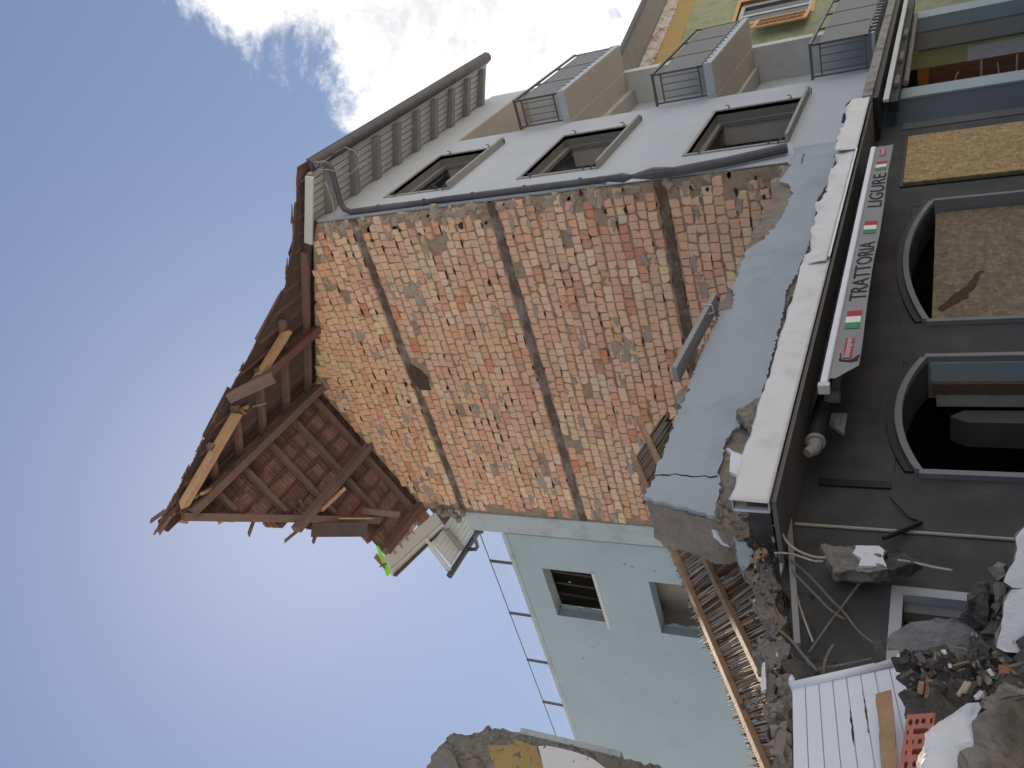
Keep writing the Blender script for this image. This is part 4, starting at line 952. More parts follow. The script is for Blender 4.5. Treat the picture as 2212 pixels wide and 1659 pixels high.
# ---------------------------------------------------------------- awning
aw = thing('shop_awning', 'retracted grey awning whose valance reads TRATTORIA LIGURE between small flags', 'awning', (-4.4, -.5, 2.2))
b = MB(); b.tube([(-6.95, -.33, 2.52), (-1.75, -.33, 2.52)], .062, 14); b.build('roller', M_black, aw, smooth=True)
b = MB(); b.tube([(-6.98, -.33, 2.52), (-6.95, -.33, 2.52)], .068, 14); b.tube([(-7.10, -.33, 2.56), (-7.05, -.33, 2.52), (-6.99, -.33, 2.52)], [.035, .045, .055], 10); b.build('roller_cap', M_trim, aw)
b = MB(); P = [(-6.8, -.36, 2.59), (-1.9, -.36, 2.59), (-1.9, -.69, 2.475), (-6.8, -.69, 2.475)]; b.prism(P, (0, 0, .008)); b.build('cloth', M_black, aw)
b = MB(); b.beam((-6.82, -.70, 2.452), (-1.98, -.70, 2.452), .05, .055); b.build('front_bar', M_alu, aw, bev=.012)
b = MB(); b.box(-6.87, -.735, 2.41, -6.825, -.665, 2.485); b.build('end_cap', M_fascia, aw)
VB, VT = 2.225, 2.43
def vy(x, z): return -.712 - .010*math.sin(x*2.1)*(VT-z)/.2 - .006*math.sin(x*6.3+1)*(VT-z)/.2
b = MB(); n = 80; x0, x1 = -6.74, -2.0; V = []
for i in range(n+1):
    for j in range(6):
        t = i/n; v = j/5; zz = VB+(VT-VB)*v
        xx = x0+(x1-x0)*t; lo = VB + (.03+.0*t if xx > -6.55 else .03)
        if xx < -6.52: lo = VB + (-6.52-xx)*.75
        zz = lo+(VT-lo)*v + (-.006*math.sin(xx*2.7)*(1-v))
        V.append(Vector((xx, vy(xx, zz), zz))-ORG[aw])
me = bpy.data.meshes.new('valance'); me.from_pydata(V, [], [(i*6+j, (i+1)*6+j, (i+1)*6+j+1, i*6+j+1) for i in range(n) for j in range(5)])
val = link('valance', me, M_val, aw, smooth=True)
def text_mesh(name, s, x0, x1, zb, zt, m, parent, bold=.0):
    cu = bpy.data.curves.new('t', 'FONT'); cu.body = s; cu.size = 1; cu.resolution_u = 3; cu.offset = bold
    to = bpy.data.objects.new('t', cu); COL.objects.link(to); bpy.context.view_layer.update()
    me = bpy.data.meshes.new_from_object(to.evaluated_get(bpy.context.evaluated_depsgraph_get())); bpy.data.objects.remove(to); bpy.data.curves.remove(cu)
    xs = [v.co.x for v in me.vertices]; ys = [v.co.y for v in me.vertices]; a0, a1, b0, b1 = min(xs), max(xs), min(ys), max(ys)
    bm = bmesh.new(); bm.from_mesh(me); bmesh.ops.triangulate(bm, faces=bm.faces[:])
    for v in bm.verts:
        x = x0+(x1-x0)*(v.co.x-a0)/(a1-a0); z = zb+(zt-zb)*(v.co.y-b0)/(b1-b0); v.co = Vector((x, vy(x, z)-.006, z))-ORG[aw]
    bm.to_mesh(me); bm.free(); me.name = name; me.materials.clear()
    return link(name, me, m, parent)
text_mesh('lettering', 'TRATTORIA', -5.62, -4.52, 2.272, 2.398, M_ink, val)
text_mesh('lettering', 'LIGURE', -3.72, -2.86, 2.272, 2.398, M_ink, val)
def patch(x0, x1, z0, z1, m, nm, off=-.005):
    b = MB(); n = 4
    for i in range(n):
        xa, xb = x0+(x1-x0)*i/n, x0+(x1-x0)*(i+1)/n; b.face([(xa, vy(xa, z0)+off, z0), (xb, vy(xb, z0)+off, z0), (xb, vy(xb, z1)+off, z1), (xa, vy(xa, z1)+off, z1)])
    return b.build(nm, m, val)
for xc in (-5.93, -4.20, -2.62):
    patch(xc-.135, xc-.045, 2.285, 2.39, M_grn, 'flag_stripe'); patch(xc-.045, xc+.045, 2.285, 2.39, M_wht, 'flag_stripe'); patch(xc+.045, xc+.135, 2.285, 2.39, M_red, 'flag_stripe')
patch(-6.48, -6.20, 2.305, 2.365, M_lred, 'red_label'); t_ = text_mesh('lettering', 'Schützengarten', -6.47, -6.21, 2.31, 2.36, M_wht, val); t_.location.y -= .003
b = MB(); b.prism([(-6.50, vy(-6.5, 2.3)-.006, 2.26), (-6.485, vy(-6.5, 2.3)-.006, 2.26), (-6.50, vy(-6.5, 2.3)-.006, 2.33), (-6.48, vy(-6.5, 2.3)-.006, 2.395), (-6.52, vy(-6.5, 2.3)-.006, 2.38), (-6.525, vy(-6.5, 2.3)-.006, 2.31)], (0, .002, 0)); b.prism([(-6.50, vy(-6.5, 2.3)-.006, 2.372), (-6.40, vy(-6.4, 2.3)-.006, 2.378), (-6.40, vy(-6.4, 2.3)-.006, 2.386), (-6.50, vy(-6.5, 2.3)-.006, 2.383)], (0, .002, 0)); b.prism([(-6.49, vy(-6.5, 2.3)-.006, 2.30), (-6.43, vy(-6.45, 2.3)-.006, 2.262), (-6.43, vy(-6.45, 2.3)-.006, 2.25), (-6.50, vy(-6.5, 2.3)-.006, 2.28)], (0, .002, 0)); b.build('emblem', M_ink, val)
patch(-2.32, -2.10, 2.315, 2.375, M_lred, 'red_label'); t_ = text_mesh('lettering', 'Schützengarten', -2.31, -2.11, 2.32, 2.37, M_wht, val); t_.location.y -= .003
for x in (-6.45, -2.3):
    b = MB(); b.beam((x, -.40, 2.44), (x+.55, -.62, 2.40), .06, .05); b.tube([(x-.05, -.40, 2.40), (x-.05, -.40, 2.50)], .05, 10); b.build('folding_arm', M_trimd, aw)
    b = MB(); b.prism([(x-.30, -.25, 2.36), (x-.05, -.25, 2.36), (x-.05, -.25, 2.47), (x-.18, -.25, 2.47)], (0, .03, 0)); b.tube([(x-.18, -.28, 2.42), (x-.18, -.24, 2.42)], .03, 10); b.build('arm_bracket', M_trim, aw)

# ---------------------------------------------------------------- right of the restaurant: blue pier, passage
pas = thing('blue_passage_front', 'ground-floor front with blue pier, its shaded side coloured darker, beside an open passage', 'building', (4.5, .4, 0))
b = MB(); b.box(.985, .0, 0, 2.2, .4, 2.56); b.build('shaded_blue_pier', M_blue, pas)
b = MB(); b.box(2.201, -.03, 0, 2.72, .4, 2.56); b.build('light_blue_pilaster', M_lblue, pas)
b = MB(); b.box(.72, -.012, 0, .984, .2, 2.30); b.build('grey_margin', M_shop2, pas)
b = MB(); b.box(7.7, -.02, 0, 8.35, .25, 2.56); b.build('far_pilaster', M_lblue, pas)
b = MB(); b.box(7.72, .251, 0, 7.9, .62, 2.5); b.build('beige_side_wall', M_inner, pas)
b = MB(); b.box(7.71, .621, 0, 7.9, .98, 2.5); b.build('yellow_side_wall', M_lyel, pas)
b = MB(); b.box(7.70, .70, 0, 7.708, .98, 1.42); b.build('white_panel', M_white, pas)
b = MB(); b.tube([(7.64, .60, 0), (7.64, .60, 2.3)], .022, 8); b.build('dark_pole', M_rail, pas)
b = MB(); b.box(7.66, .99, 0, 7.9, 1.5, 2.12); cb = b.build('wood_cupboard', M_cab, pas)
for z in (1.16, .55):
    b = MB(); b.box(7.645, .99, z, 7.659, 1.5, z+.035); b.build('pale_edge', M_fascia, cb)
b = MB(); b.tube([(7.645, 1.15, 1.58), (7.62, 1.20, 1.62), (7.62, 1.26, 1.64), (7.62, 1.34, 1.62), (7.645, 1.40, 1.58)], .016, 6); b.build('handle', M_fascia, cb)
b = MB(); b.tube([(7.63, 1.08, .90), (7.63, 1.40, .86)], .016, 6); b.build('handle', M_fascia, cb)
b = MB(); b.box(7.655, .99, 2.121, 7.9, 1.5, 2.33); b.build('orange_panel', M_orange, pas)
b = MB(); b.box(2.73, 1.55, 0, 7.9, 1.7, 2.6); b.build('back_wall', M_dark, pas)
b = MB(); b.box(2.73, .31, 2.5, 7.9, 1.54, 2.6); b.build('passage_ceiling', M_dark, pas)
b = MB(); b.box(7.70, .99, 2.331, 7.9, 1.7, 2.6); b.build('dark_lintel', M_dark, pas)
b = MB(); b.box(2.73, -.02, 2.36, 7.69, .3, 2.56); b.build('shutter_box', M_black, pas)
b = MB(); b.tube([(2.75, -.10, 2.33), (7.68, -.10, 2.33)], .045, 10); b.build('pale_roller', M_trim, pas)

# ================================================================ green house further down the street
TH = math.radians(15)
gd = Vector((math.cos(TH), -math.sin(TH), 0)); gn = Vector((-math.sin(TH), -math.cos(TH), 0)); g0 = Vector((9.0, .5, 0))
def gp(s, z, d=0): return g0 + gd*s + gn*d + Vector((0, 0, z))
gr = thing('green_house', 'green roughcast house with ochre frieze and open pine shutter down the street', 'house', tuple(gp(4, 0)))
b = MB(); wall(b, -.6, 8, 0, 8.4, [(2.05, 3.3, 4.75, 6.6)], lambda a, z, d: gp(a, z, -d), .35, 0); b.build('wall', M_green, gr)
b = MB(); b.prism([gp(-.6, 7.95, .012), gp(8, 7.95, .012), gp(8, 8.45, .012), gp(-.6, 8.45, .012)], -gn*.05); b.build('ochre_frieze', M_yel, gr)
b = MB(); b.prism([gp(-.6, 8.45, .06), gp(8, 8.45, .06), gp(8, 8.75, .16), gp(-.6, 8.75, .16)], -gn*.3); b.build('peeling_cornice', mat('peeling_paint', (.42, .38, .35), .95, .3, 6, .8, 18, dirt=(.16, .11, .10), dscale=4, damt=.9), gr)
b = MB(); b.prism([gp(-.7, 8.78, .95), gp(8.2, 8.78, .95), gp(8.2, 8.78, -.3), gp(-.7, 8.78, -.3)], (0, 0, .08)); b.build('eave_soffit', mat('grey_eave', (.24, .235, .235), .9, .12, 3, .2), gr)
b = MB(); b.tube([gp(-.7, 8.82, 1.0), gp(8.2, 8.82, 1.0)], .07, 8); b.build('gutter', M_pipe, gr)
b = MB()
for (a0, a1, z0, z1) in ((1.93, 2.05, 4.65, 6.7), (3.3, 3.42, 4.65, 6.7), (2.051, 3.299, 6.6, 6.7), (2.051, 3.299, 4.65, 4.75)): b.prism([gp(a0, z0, .02), gp(a1, z0, .02), gp(a1, z1, .02), gp(a0, z1, .02)], -gn*.1)
gwin = b.build('window', M_shut, gr)
b = MB()
for (a0, a1, z0, z1) in ((2.051, 2.15, 4.751, 6.599), (3.2, 3.299, 4.751, 6.599), (2.151, 3.199, 6.5, 6.599), (2.151, 3.199, 4.751, 4.85), (2.64, 2.72, 4.851, 6.499)): b.prism([gp(a0, z0, -.1), gp(a1, z0, -.1), gp(a1, z1, -.1), gp(a0, z1, -.1)], -gn*.06)
b.build('sash_frame', M_fascia, gwin)
Mg = bpy.data.materials.new('window_glass'); Mg.use_nodes = True; Bp = Mg.node_tree.nodes['Principled BSDF']; Bp.inputs['Base Color'].default_value = (.03, .035, .04, 1); Bp.inputs['Roughness'].default_value = .06; Bp.inputs['Specular IOR Level'].default_value = .6
b = MB(); b.prism([gp(2.15, 4.85, -.12), gp(3.2, 4.85, -.12), gp(3.2, 6.5, -.12), gp(2.15, 6.5, -.12)], -gn*.01); b.build('pane', Mg, gwin)
# open shutter leaf, swung out toward the camera
h0 = gp(1.98, 0, .05); sdv = (-gd*.97 + gn*.25).normalized(); snv = sdv.cross(Vector((0, 0, 1))); shw = .88; z0s, z1s = 4.72, 6.02
sA = [pt('r3', *q) if False else None for q in []]
def sp_(a, z, d=0): return h0 + sdv*a + snv*d + Vector((0, 0, z))
b = MB()
for (a0, a1, za, zb) in ((0, .09, z0s, z1s), (shw-.09, shw, z0s, z1s), (.091, shw-.091, z1s-.1, z1s), (.091, shw-.091, z0s, z0s+.1), (shw/2-.02, shw/2+.02, z0s+.101, z1s-.101)): b.prism([sp_(a0, za, -.02), sp_(a1, za, -.02), sp_(a1, zb, -.02), sp_(a0, zb, -.02)], snv*.04)
sho = b.build('shutter', M_shut, gr)
n = 10
for i in range(n):
    z = z0s+.12+(z1s-z0s-.24)*(i+.5)/n; b = MB(); hh = (z1s-z0s-.24)/n*.42
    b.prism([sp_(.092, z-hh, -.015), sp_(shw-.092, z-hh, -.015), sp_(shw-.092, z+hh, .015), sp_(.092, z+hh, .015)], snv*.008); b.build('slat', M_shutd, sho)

# ================================================================ reed-and-lath ceiling that came down
A_ = pt('q8', 100, 380, Y=1.6); B_ = pt('q10', 950, 1650, Y=1.2)
C1 = pt('q8', 260, 200, Y=1.15); C2 = pt('q10', 860, 500, Y=.85)
dB = (B_-A_).normalized()
B_ = B_ + dB*.9
lenB = (B_-A_).length
tmp = C2 - A_; offv = tmp - dB*tmp.dot(dB); offw = offv.length; offn = offv.normalized(); mn = dB.cross(offn).normalized()
if mn.dot(CAM-A_) < 0: mn = -mn
reed = thing('reed_ceiling', 'fallen reed-and-lath ceiling panel sloping down behind the broken strip of wall', 'ceiling panel', tuple(A_.lerp(B_, .5)-Vector((0, 0, .8))))
def rpnt(s, t, d=0): return A_ + dB*s + offn*t + mn*d
part_l = []
for t in (0.0, offw):
    b = MB(); b.beam(rpnt(0 if t == 0 else -.1, t, .035), rpnt(lenB, t, .035), .055, .05, mn, jag=.01); b.build('batten', M_lath, reed, bev=.004)
rr = random.Random(21); b = MB(); cc = []
b2 = MB()
REEDM = [mat('reed_%s' % k_, c_, 1.0, .15, 20, 0, 60, spec=.02) for k_, c_ in (('straw', (.27, .18, .105)), ('grey', (.29, .25, .215)), ('brown', (.10, .062, .038)), ('pale', (.42, .355, .28)))]
rdir = (ptpl('q9', 700, 320, A_, mn) - ptpl('q9', 530, 470, A_, mn)).normalized()
s = .02
while s < lenB+1.2:
    fr = s/lenB
    u0 = -(.06 + .05*max(0, fr-.3)*2 + abs(rr.gauss(0, .05)) + (.12*rr.random() if rr.random() < .12 else 0)); u1 = (offw+.45)*rr.uniform(.92, 1.05)
    if rr.random() < .35: u1 *= rr.uniform(.4, .95)
    if rr.random() < .10: u0 += rr.uniform(.1, .35)
    k = rr.choices((0, 1, 2, 3), (4, 4, 4, 3))[0]
    dd = rr.gauss(0, .006); wob = rr.gauss(0, .035)
    d2 = (rdir + dB*wob + mn*rr.gauss(0, .01)).normalized(); sc_ = 1/rdir.dot(offn)
    p0 = rpnt(s, 0, dd) + d2*(u0*sc_); p1 = rpnt(s, 0, dd) + d2*(u1*sc_)
    b.cur = k; b.tube([p0, p1], rr.uniform(.0035, .0065), 5, cap=False); s += rr.uniform(.003, .0075)
ro_ = b.build('reeds', REEDM, reed, recalc=False); ro_['kind'] = 'stuff'
b = MB(); ko = (offw+.38)/rdir.dot(offn); b.prism([rpnt(.12, .03, -.03), rpnt(lenB, .03, -.03), rpnt(lenB, .03, -.03)+rdir*ko, rpnt(.12, .03, -.03)+rdir*ko], -mn*.02); b.build('plaster_backing', M_mortar, reed)

# ================================================================ broken slab edge and rubble left of the canopy
rub = [
 ('slab', [('q9', 1330, 480), ('q9', 1440, 560), ('q9', 1520, 680), ('q9', 1600, 800), ('q9', 1590, 1060), ('q9', 1650, 1190), ('q9', 1640, 1290), ('q9', 1500, 1310), ('q9', 1400, 1150), ('q9', 1350, 950), ('q9', 1320, 720)], -.05, .22, [M_core], 'long crumbling concrete edge hanging left of the canopy', .03),
 ('slab', [('q9', 1060, 190), ('q9', 1150, 250), ('q9', 1230, 330), ('q9', 1300, 430), ('q9', 1240, 540), ('q9', 1185, 640), ('q9', 1130, 560), ('q9', 1090, 400)], -.08, .10, [M_strip, M_core], 'smooth grey-blue plaster lump wedged beside the broken slab edge', .012),
 ('slab', [('q9', 1200, 640), ('q9', 1270, 560), ('q9', 1330, 600), ('q9', 1320, 760), ('q9', 1260, 740)], -.03, .12, [M_core], 'small crumbly lump under the grey-blue plaster lump', .03),
 ('slab', [('q8', 1000, 940), ('q8', 1080, 870), ('q8', 1120, 930), ('q8', 1240, 1040), ('q8', 1330, 1120), ('q8', 1440, 1230), ('q8', 1410, 1310), ('q8', 1290, 1320), ('q8', 1180, 1250), ('q8', 1100, 1170), ('q8', 1010, 1090)], -.12, .16, [M_core], 'mossy masonry lump at the end of the canopy', .035),
 ('slab', [('q8', 980, 1190), ('q8', 1050, 1130), ('q8', 1140, 1250), ('q8', 1180, 1430), ('q8', 1100, 1400), ('q8', 1010, 1330)], .10, .04, [M_white], 'pale plaster flake on the broken end of the strip', .008),
 ('slab', [('q9', 1310, 400), ('q9', 1360, 355), ('q9', 1440, 350), ('q9', 1465, 420), ('q9', 1400, 470), ('q9', 1290, 520), ('q9', 1260, 540)], -.14, .03, [M_fresh], 'bent brown sheet scrap caught on the slab edge', .006),
 ('slab', [('q10', 800, 230), ('q10', 850, 130), ('q10', 950, 80), ('q10', 1060, 130), ('q10', 1180, 220), ('q10', 1150, 320), ('q10', 1080, 380), ('q10', 1060, 480), ('q10', 960, 500), ('q10', 870, 410), ('q10', 810, 330)], -.12, .16, [M_conc], 'rounded grey mortar boulder above the white panel', .014),
 ('slab', [('q10', 850, 420), ('q10', 875, 400), ('q10', 890, 560), ('q10', 890, 730), ('q10', 835, 745), ('q10', 840, 600)], -.16, .02, [M_white], 'narrow white plaster sliver beside the reed ceiling', .004),
 ('slab', [('q10', 890, 560), ('q10', 990, 520), ('q10', 1000, 700), ('q10', 980, 850), ('q10', 930, 850), ('q10', 890, 700)], -.12, .12, [M_conc], 'tall grey mortar slab leaning behind the white sliver', .015),
 ('slab', [('q10', 1090, 380), ('q10', 1250, 370), ('q10', 1340, 430), ('q10', 1480, 520), ('q10', 1300, 600), ('q10', 1160, 570), ('q10', 1080, 460)], -.15, .14, [M_dconc], 'dark mortar lump on the white panel corner', .02),
 ('slab', [('q10', 1020, 500), ('q10', 1120, 560), ('q10', 1210, 680), ('q10', 1220, 900), ('q10', 1130, 850), ('q10', 1050, 760), ('q10', 1010, 640)], -.18, .14, [M_core], 'grey-brown masonry lump left of the white panel top', .03),
 ('slab', [('q10', 930, 900), ('q10', 1060, 860), ('q10', 1200, 920), ('q10', 1215, 1150), ('q10', 1080, 1180), ('q10', 930, 1090)], -.15, .2, [M_core], 'sunlit crumbling lump next to the white panel', .045),
 ('slab', [('q10', 900, 1000), ('q10', 960, 1100), ('q10', 1030, 1250), ('q10', 1000, 1380), ('q10', 920, 1300)], -.05, .1, [M_dconc], 'dark hollow fragment against the reed ceiling', .02),
 ('slab', [('q10', 1050, 1200), ('q10', 1180, 1180), ('q10', 1218, 1300), ('q10', 1218, 1640), ('q10', 1100, 1650), ('q10', 1030, 1500), ('q10', 1060, 1350)], -.2, .25, [M_core], 'sunlit brown rubble lump at the lowest left of the white panel', .045),
]
for i, (k, pts, Y, th, mats, lab, amp) in enumerate(rub):
    P = [pt(a, x, y, Y=Y) for a, x, y in pts]
    slab('masonry_lump', P, (.02, th, .0), mats, lab, 'rubble', seed=60+i, amp=amp, mi=(0, len(mats)-1))
# broken remains behind: dark floor edge that carries the lumps
b = MB(); P = rough_poly([(-7.3, 2.90), (-7.6, 2.80), (-8.0, 2.63), (-8.6, 2.38), (-9.1, 2.26), (-9.1, 2.12), (-8.3, 2.34), (-7.9, 2.5), (-7.3, 2.64)], .08, .02, 31)
b.prism([(p[0], .02, p[1]) for p in P], (0, .5, 0)); based(b, 'broken_floor_edge', M_dconc, 'dark broken floor edge left of the canopy, over the doorway', 'floor edge')
# hanging lump with white plaster and its cables
P = [pt('r6', x, y, Y=-.22) for x, y in ((735, 1228), (850, 1215), (990, 1232), (1150, 1240), (1190, 1270), (1180, 1320), (1208, 1390), (1090, 1412), (960, 1395), (815, 1410), (770, 1340))]
hl = thing('hanging_lump', 'lump of concrete with a white plaster face dangling on cables before the dark wall', 'rubble', tuple(P[9]))
slab('concrete', [p + Vector((0, .02, 0)) for p in P], (.02, .10, 0), M_conc, '', '', 77, .02, parent=hl)
P2 = [pt('r6', x, y, Y=-.222) for x, y in ((990, 1236), (1148, 1242), (1186, 1272), (1178, 1320), (1204, 1386), (1000, 1384), (1020, 1330), (960, 1290))]
slab('plaster_face', P2, (0, .03, 0), M_white, '', '', 78, .004, parent=hl)
P3 = [pt('r6', x, y, Y=-.2) for x, y in ((1185, 1270), (1230, 1250), (1330, 1290), (1470, 1340), (1400, 1390), (1200, 1395))]
slab('crumbling_end', P3, (.02, .08, 0), M_dconc, '', '', 79, .02, parent=hl)
def cable(pts, Y, r, m, lab, nm='cable', grp=None):
    P = [pt(a, x, y, Y=Y + .02*math.sin(i*1.7)) for i, (a, x, y) in enumerate(pts)]
    # smooth
    Q = []
    for i in range(len(P)-1):
        p0, p1, p2, p3 = P[max(i-1, 0)], P[i], P[i+1], P[min(i+2, len(P)-1)]
        for k in range(5):
            t = k/5; Q.append(.5*((2*p1)+(p2-p0)*t+(2*p0-5*p1+4*p2-p3)*t*t+(3*p1-p0-3*p2+p3)*t**3))
    Q.append(P[-1]); b = MB(); b.tube(Q, r, 6); based(b, nm, m, lab, 'cable', grp, smooth=True)
cable([('r6', 300, 990), ('r6', 350, 1070), ('r6', 420, 1110), ('r6', 480, 1210), ('r6', 570, 1280), ('r6', 680, 1320), ('r6', 760, 1325)], -.24, .008, M_cable, 'upper of two pale cables running to the hanging lump')
cable([('r6', 385, 1290), ('r6', 500, 1295), ('r6', 600, 1325), ('r6', 680, 1350), ('r6', 745, 1352)], -.24, .007, M_cable, 'lower of two pale cables running to the hanging lump')
cable([('r6', 1290, 1345), ('r6', 1400, 1360), ('r6', 1550, 1395), ('r6', 1690, 1420)], -.24, .008, M_cable, 'short pale cable end sticking out right below the hanging lump')
cable([('r6', 500, 1340), ('r6', 600, 1420), ('r6', 700, 1520), ('r7', 800, 370), ('r7', 900, 470), ('r7', 1000, 600), ('r7', 1110, 690)], -.15, .008, M_hemp, 'long dusty cable slanting across the dark opening')
cable([('r6', 510, 1410), ('r6', 580, 1490), ('r7', 700, 350), ('r7', 800, 450), ('r7', 900, 515)], -.17, .008, M_hemp, 'shorter dusty cable beside the long slanting one')
cable([('r7', 1055, 190), ('r7', 980, 290), ('r7', 880, 430), ('r7', 780, 560), ('r7', 640, 760)], -.1, .009, M_hemp, 'dusty cable crossing the other way toward the white panel')
cable([('r7', 540, 300), ('r7', 580, 440), ('r7', 630, 580), ('r7', 670, 680)], -.12, .006, M_cable, 'thin pale cable hanging straight below the slab edge')
cable([('r7', 420, 590), ('r7', 520, 680), ('r7', 600, 780), ('r7', 700, 890)], -.26, .009, M_hemp, 'frayed cable pair end above the white panel')
cable([('r7', 750, 900), ('r7', 760, 820), ('r7', 790, 750), ('r7', 825, 700)], -.26, .010, M_hemp, 'stiff cable stub rising from the white panel edge')
cable([('r7', 705, 880), ('r7', 850, 855), ('r7', 980, 830), ('r7', 1100, 805)], -.26, .008, M_hemp, 'cable lying along the top of the white panel')
P = [pt('r6', 485, 900, Y=-.12), pt('r6', 515, 1320, Y=-.12), pt('r7', 555, 700, Y=-.12)]
b = MB(); b.beam(P[0], P[2], .03, .035); based(b, 'wooden_lath', M_raft, 'thin pale lath hanging down from the canopy end', 'lath')
P = [pt('r6', x, y, Y=-.06) for x, y in ((530, 300), (600, 480), (520, 900), (470, 1300), (430, 1450), (418, 1300), (440, 900), (490, 550))]
slab('hanging_board', P, (0, .03, 0), M_soff, 'pale narrow board continuing left of the canopy soffit', 'board', 88, .004)

# ---------------------------------------------------------------- foreground heap
def heap_h(x, y):
    d = Vector((x+9.55, y+.75)); e = (d.x/1.35)**2 + (d.y/1.0)**2
    h = 1.72*math.exp(-e*.55)
    d2 = Vector((x+8.35, y+.55)); h = max(h, 1.38*math.exp(-((d2.x/.75)**2+(d2.y/.6)**2)*.8))
    d3 = Vector((x+10.4, y+.2)); h = max(h, 1.9*math.exp(-((d3.x/1.0)**2+(d3.y/1.0)**2)*.6))
    p = Vector((x*3.3, y*3.3, 1)); return max(-.05, h + .12*noise.noise(p)*min(1, h) + .07*noise.noise(p*2.6) + .04*noise.noise(p*6))
b = MB(); nx, ny = 150, 110; X0, X1, Y0, Y1 = -12.6, -6.6, -3.2, 1.2
V = [(X0+(X1-X0)*i/nx, Y0+(Y1-Y0)*j/ny, heap_h(X0+(X1-X0)*i/nx, Y0+(Y1-Y0)*j/ny)) for i in range(nx+1) for j in range(ny+1)]
b.mesh(V, [(i*(ny+1)+j, (i+1)*(ny+1)+j, (i+1)*(ny+1)+j+1, i*(ny+1)+j+1) for i in range(nx) for j in range(ny)])
ho = b.build('rubble_heap', M_dconc); ho['kind'] = 'stuff'; tag(ho, 'dark heap of fine rubble at the foot of the ruined front', 'rubble heap')
rd = random.Random(71); deb = MB(); MATS = [M_dconc, M_conc, M_core, mat('dusty_brick_crumb', (.26, .16, .115), .95, .2), M_white, mat('dusty_splinter', (.22, .16, .11), .9, .2)]
def shard(p, sz, m):
    deb.cur = m; ln = 3.5 if m == 5 else 1.0; sz = sz*(.5 if m == 5 else 1); ax = Vector((rd.gauss(0, 1), rd.gauss(0, 1), rd.gauss(0, 1))).normalized(); bx = ax.cross(Vector((rd.gauss(0, 1), rd.gauss(0, 1), rd.gauss(0, 1)))).normalized(); cx = ax.cross(bx)
    P8 = [p + ax*sz*ln*i*rd.uniform(.6, 1.2) + bx*sz*.7*j*rd.uniform(.5, 1.2) + cx*sz*.45*k*rd.uniform(.4, 1.2) for i in (-1, 1) for j in (-1, 1) for k in (-1, 1)]
    deb.mesh(P8, [(0, 1, 3, 2), (4, 6, 7, 5), (0, 4, 5, 1), (2, 3, 7, 6), (0, 2, 6, 4), (1, 5, 7, 3)])
for i in range(2600):
    x, y = rd.uniform(-11.2, -7.6), rd.uniform(-2.2, .1); z = heap_h(x, y)
    if z < .5: continue
    shard(Vector((x, y, z+.005)), rd.choice((.006, .009, .013, .02, .028)), rd.choices(range(6), (50, 20, 14, 5, 4, 5))[0])
for i in range(230):                                                            # crumbs on the broken floor edge and the canopy
    t = rd.random(); x = -7.25 - 1.9*t; shard(Vector((x, -.16+rd.gauss(0, .04), 2.86-.36*t+rd.gauss(0, .05))), rd.choice((.005, .007, .011, .018)), rd.choices(range(6), (35, 20, 35, 2, 3, 5))[0])
for i in range(420):
    x = rd.uniform(-7.3, .2); shard(Vector((x, rd.uniform(-.5, -.12), 2.86)), rd.choice((.008, .012, .018, .028)), rd.choices(range(6), (45, 22, 25, 4, 4, 0))[0])
for i in range(520):                                                            # loose crumbs on the heap's near boulders and between the fragments
    q = pt('q13', rd.uniform(560, 2150), rd.uniform(120, 800), D=rd.uniform(3.45, 3.8)); shard(q, rd.choice((.005, .008, .012, .018)), rd.choices(range(6), (48, 24, 12, 5, 5, 6))[0])
db = deb.build('fine_debris', MATS); db['kind'] = 'stuff'; tag(db, 'fine crumbs, splinters and brick bits strewn over heap and ledge', 'debris')
# white tongue-and-groove panel
pw_ = thing('white_panel', 'white grooved plastic panel with rounded top rail lying tilted on the rubble', 'panel', tuple(pt('r7', 900, 1500, Y=-.62)-Vector((0, 0, .3))))
c00 = pt('r7', 515, 985, Y=-.60); c10 = pt('r7', 1335, 825, Y=-.60); c01 = pt('r7', 527, 1700, Y=-.75); 
ex = (c10-c00); ey_ = (c01-c00)*1.25; pn = ex.cross(ey_).normalized()
if pn.dot(CAM-c00) < 0: pn = -pn
def pp_(a, t, d=0): return c00 + ex*a + ey_*t + pn*d
b = MB(); b.prism([pp_(.01, .05, -.03), pp_(.99, .02, -.03), pp_(1.03, 1, -.03), pp_(.02, 1, -.03)], pn*.02); b.build('back_board', M_wplas, pw_)
nb_ = 7; edges = [.0, .118, .24, .362, .485, .61, .735, .865, 1.0]
for i in range(8):
    a0, a1 = edges[i]+.004, edges[i+1]-.004; b = MB()
    b.prism([pp_(a0, .06-.02*a0, -.009), pp_(a1, .06-.02*a1, -.009), pp_(a1+.03*a1, 1, -.009), pp_(a0+.03*a0, 1, -.009)], pn*.012); b.build('plank', M_wplas, pw_, bev=.003)
b = MB(); b.tube([pp_(-.012, .03, .0), pp_(1.0, -.0, .0)], .024, 12); b.build('top_rail', M_wplas, pw_, smooth=True)
for a in (.0, .965):
    b = MB(); b.tube([pp_(a, .01, 0), pp_(a, -.045, 0), pp_(a, -.055, 0), pp_(a, -.075, 0)], [.016, .016, .008, .008], 10); b.build('pin', M_wplas, pw_, smooth=True)
for (a, t0, t1, wdt) in ((.485, .34, .62, .012), (.61, .2, .55, .006)):
    b = MB(); n = 12; Lp = [pp_(a+rt.gauss(0, .003)-wdt*.4, t0+(t1-t0)*k/n, .0045) for k in range(n+1)]; Rp = [pp_(a+rt.gauss(0, .003)+wdt*math.sin(PI*k/n), t0+(t1-t0)*k/n, .0045) for k in range(n+1)]
    b.prism(Lp+Rp[::-1], pn*.001); b.build('dark_scratch', M_dark, pw_)
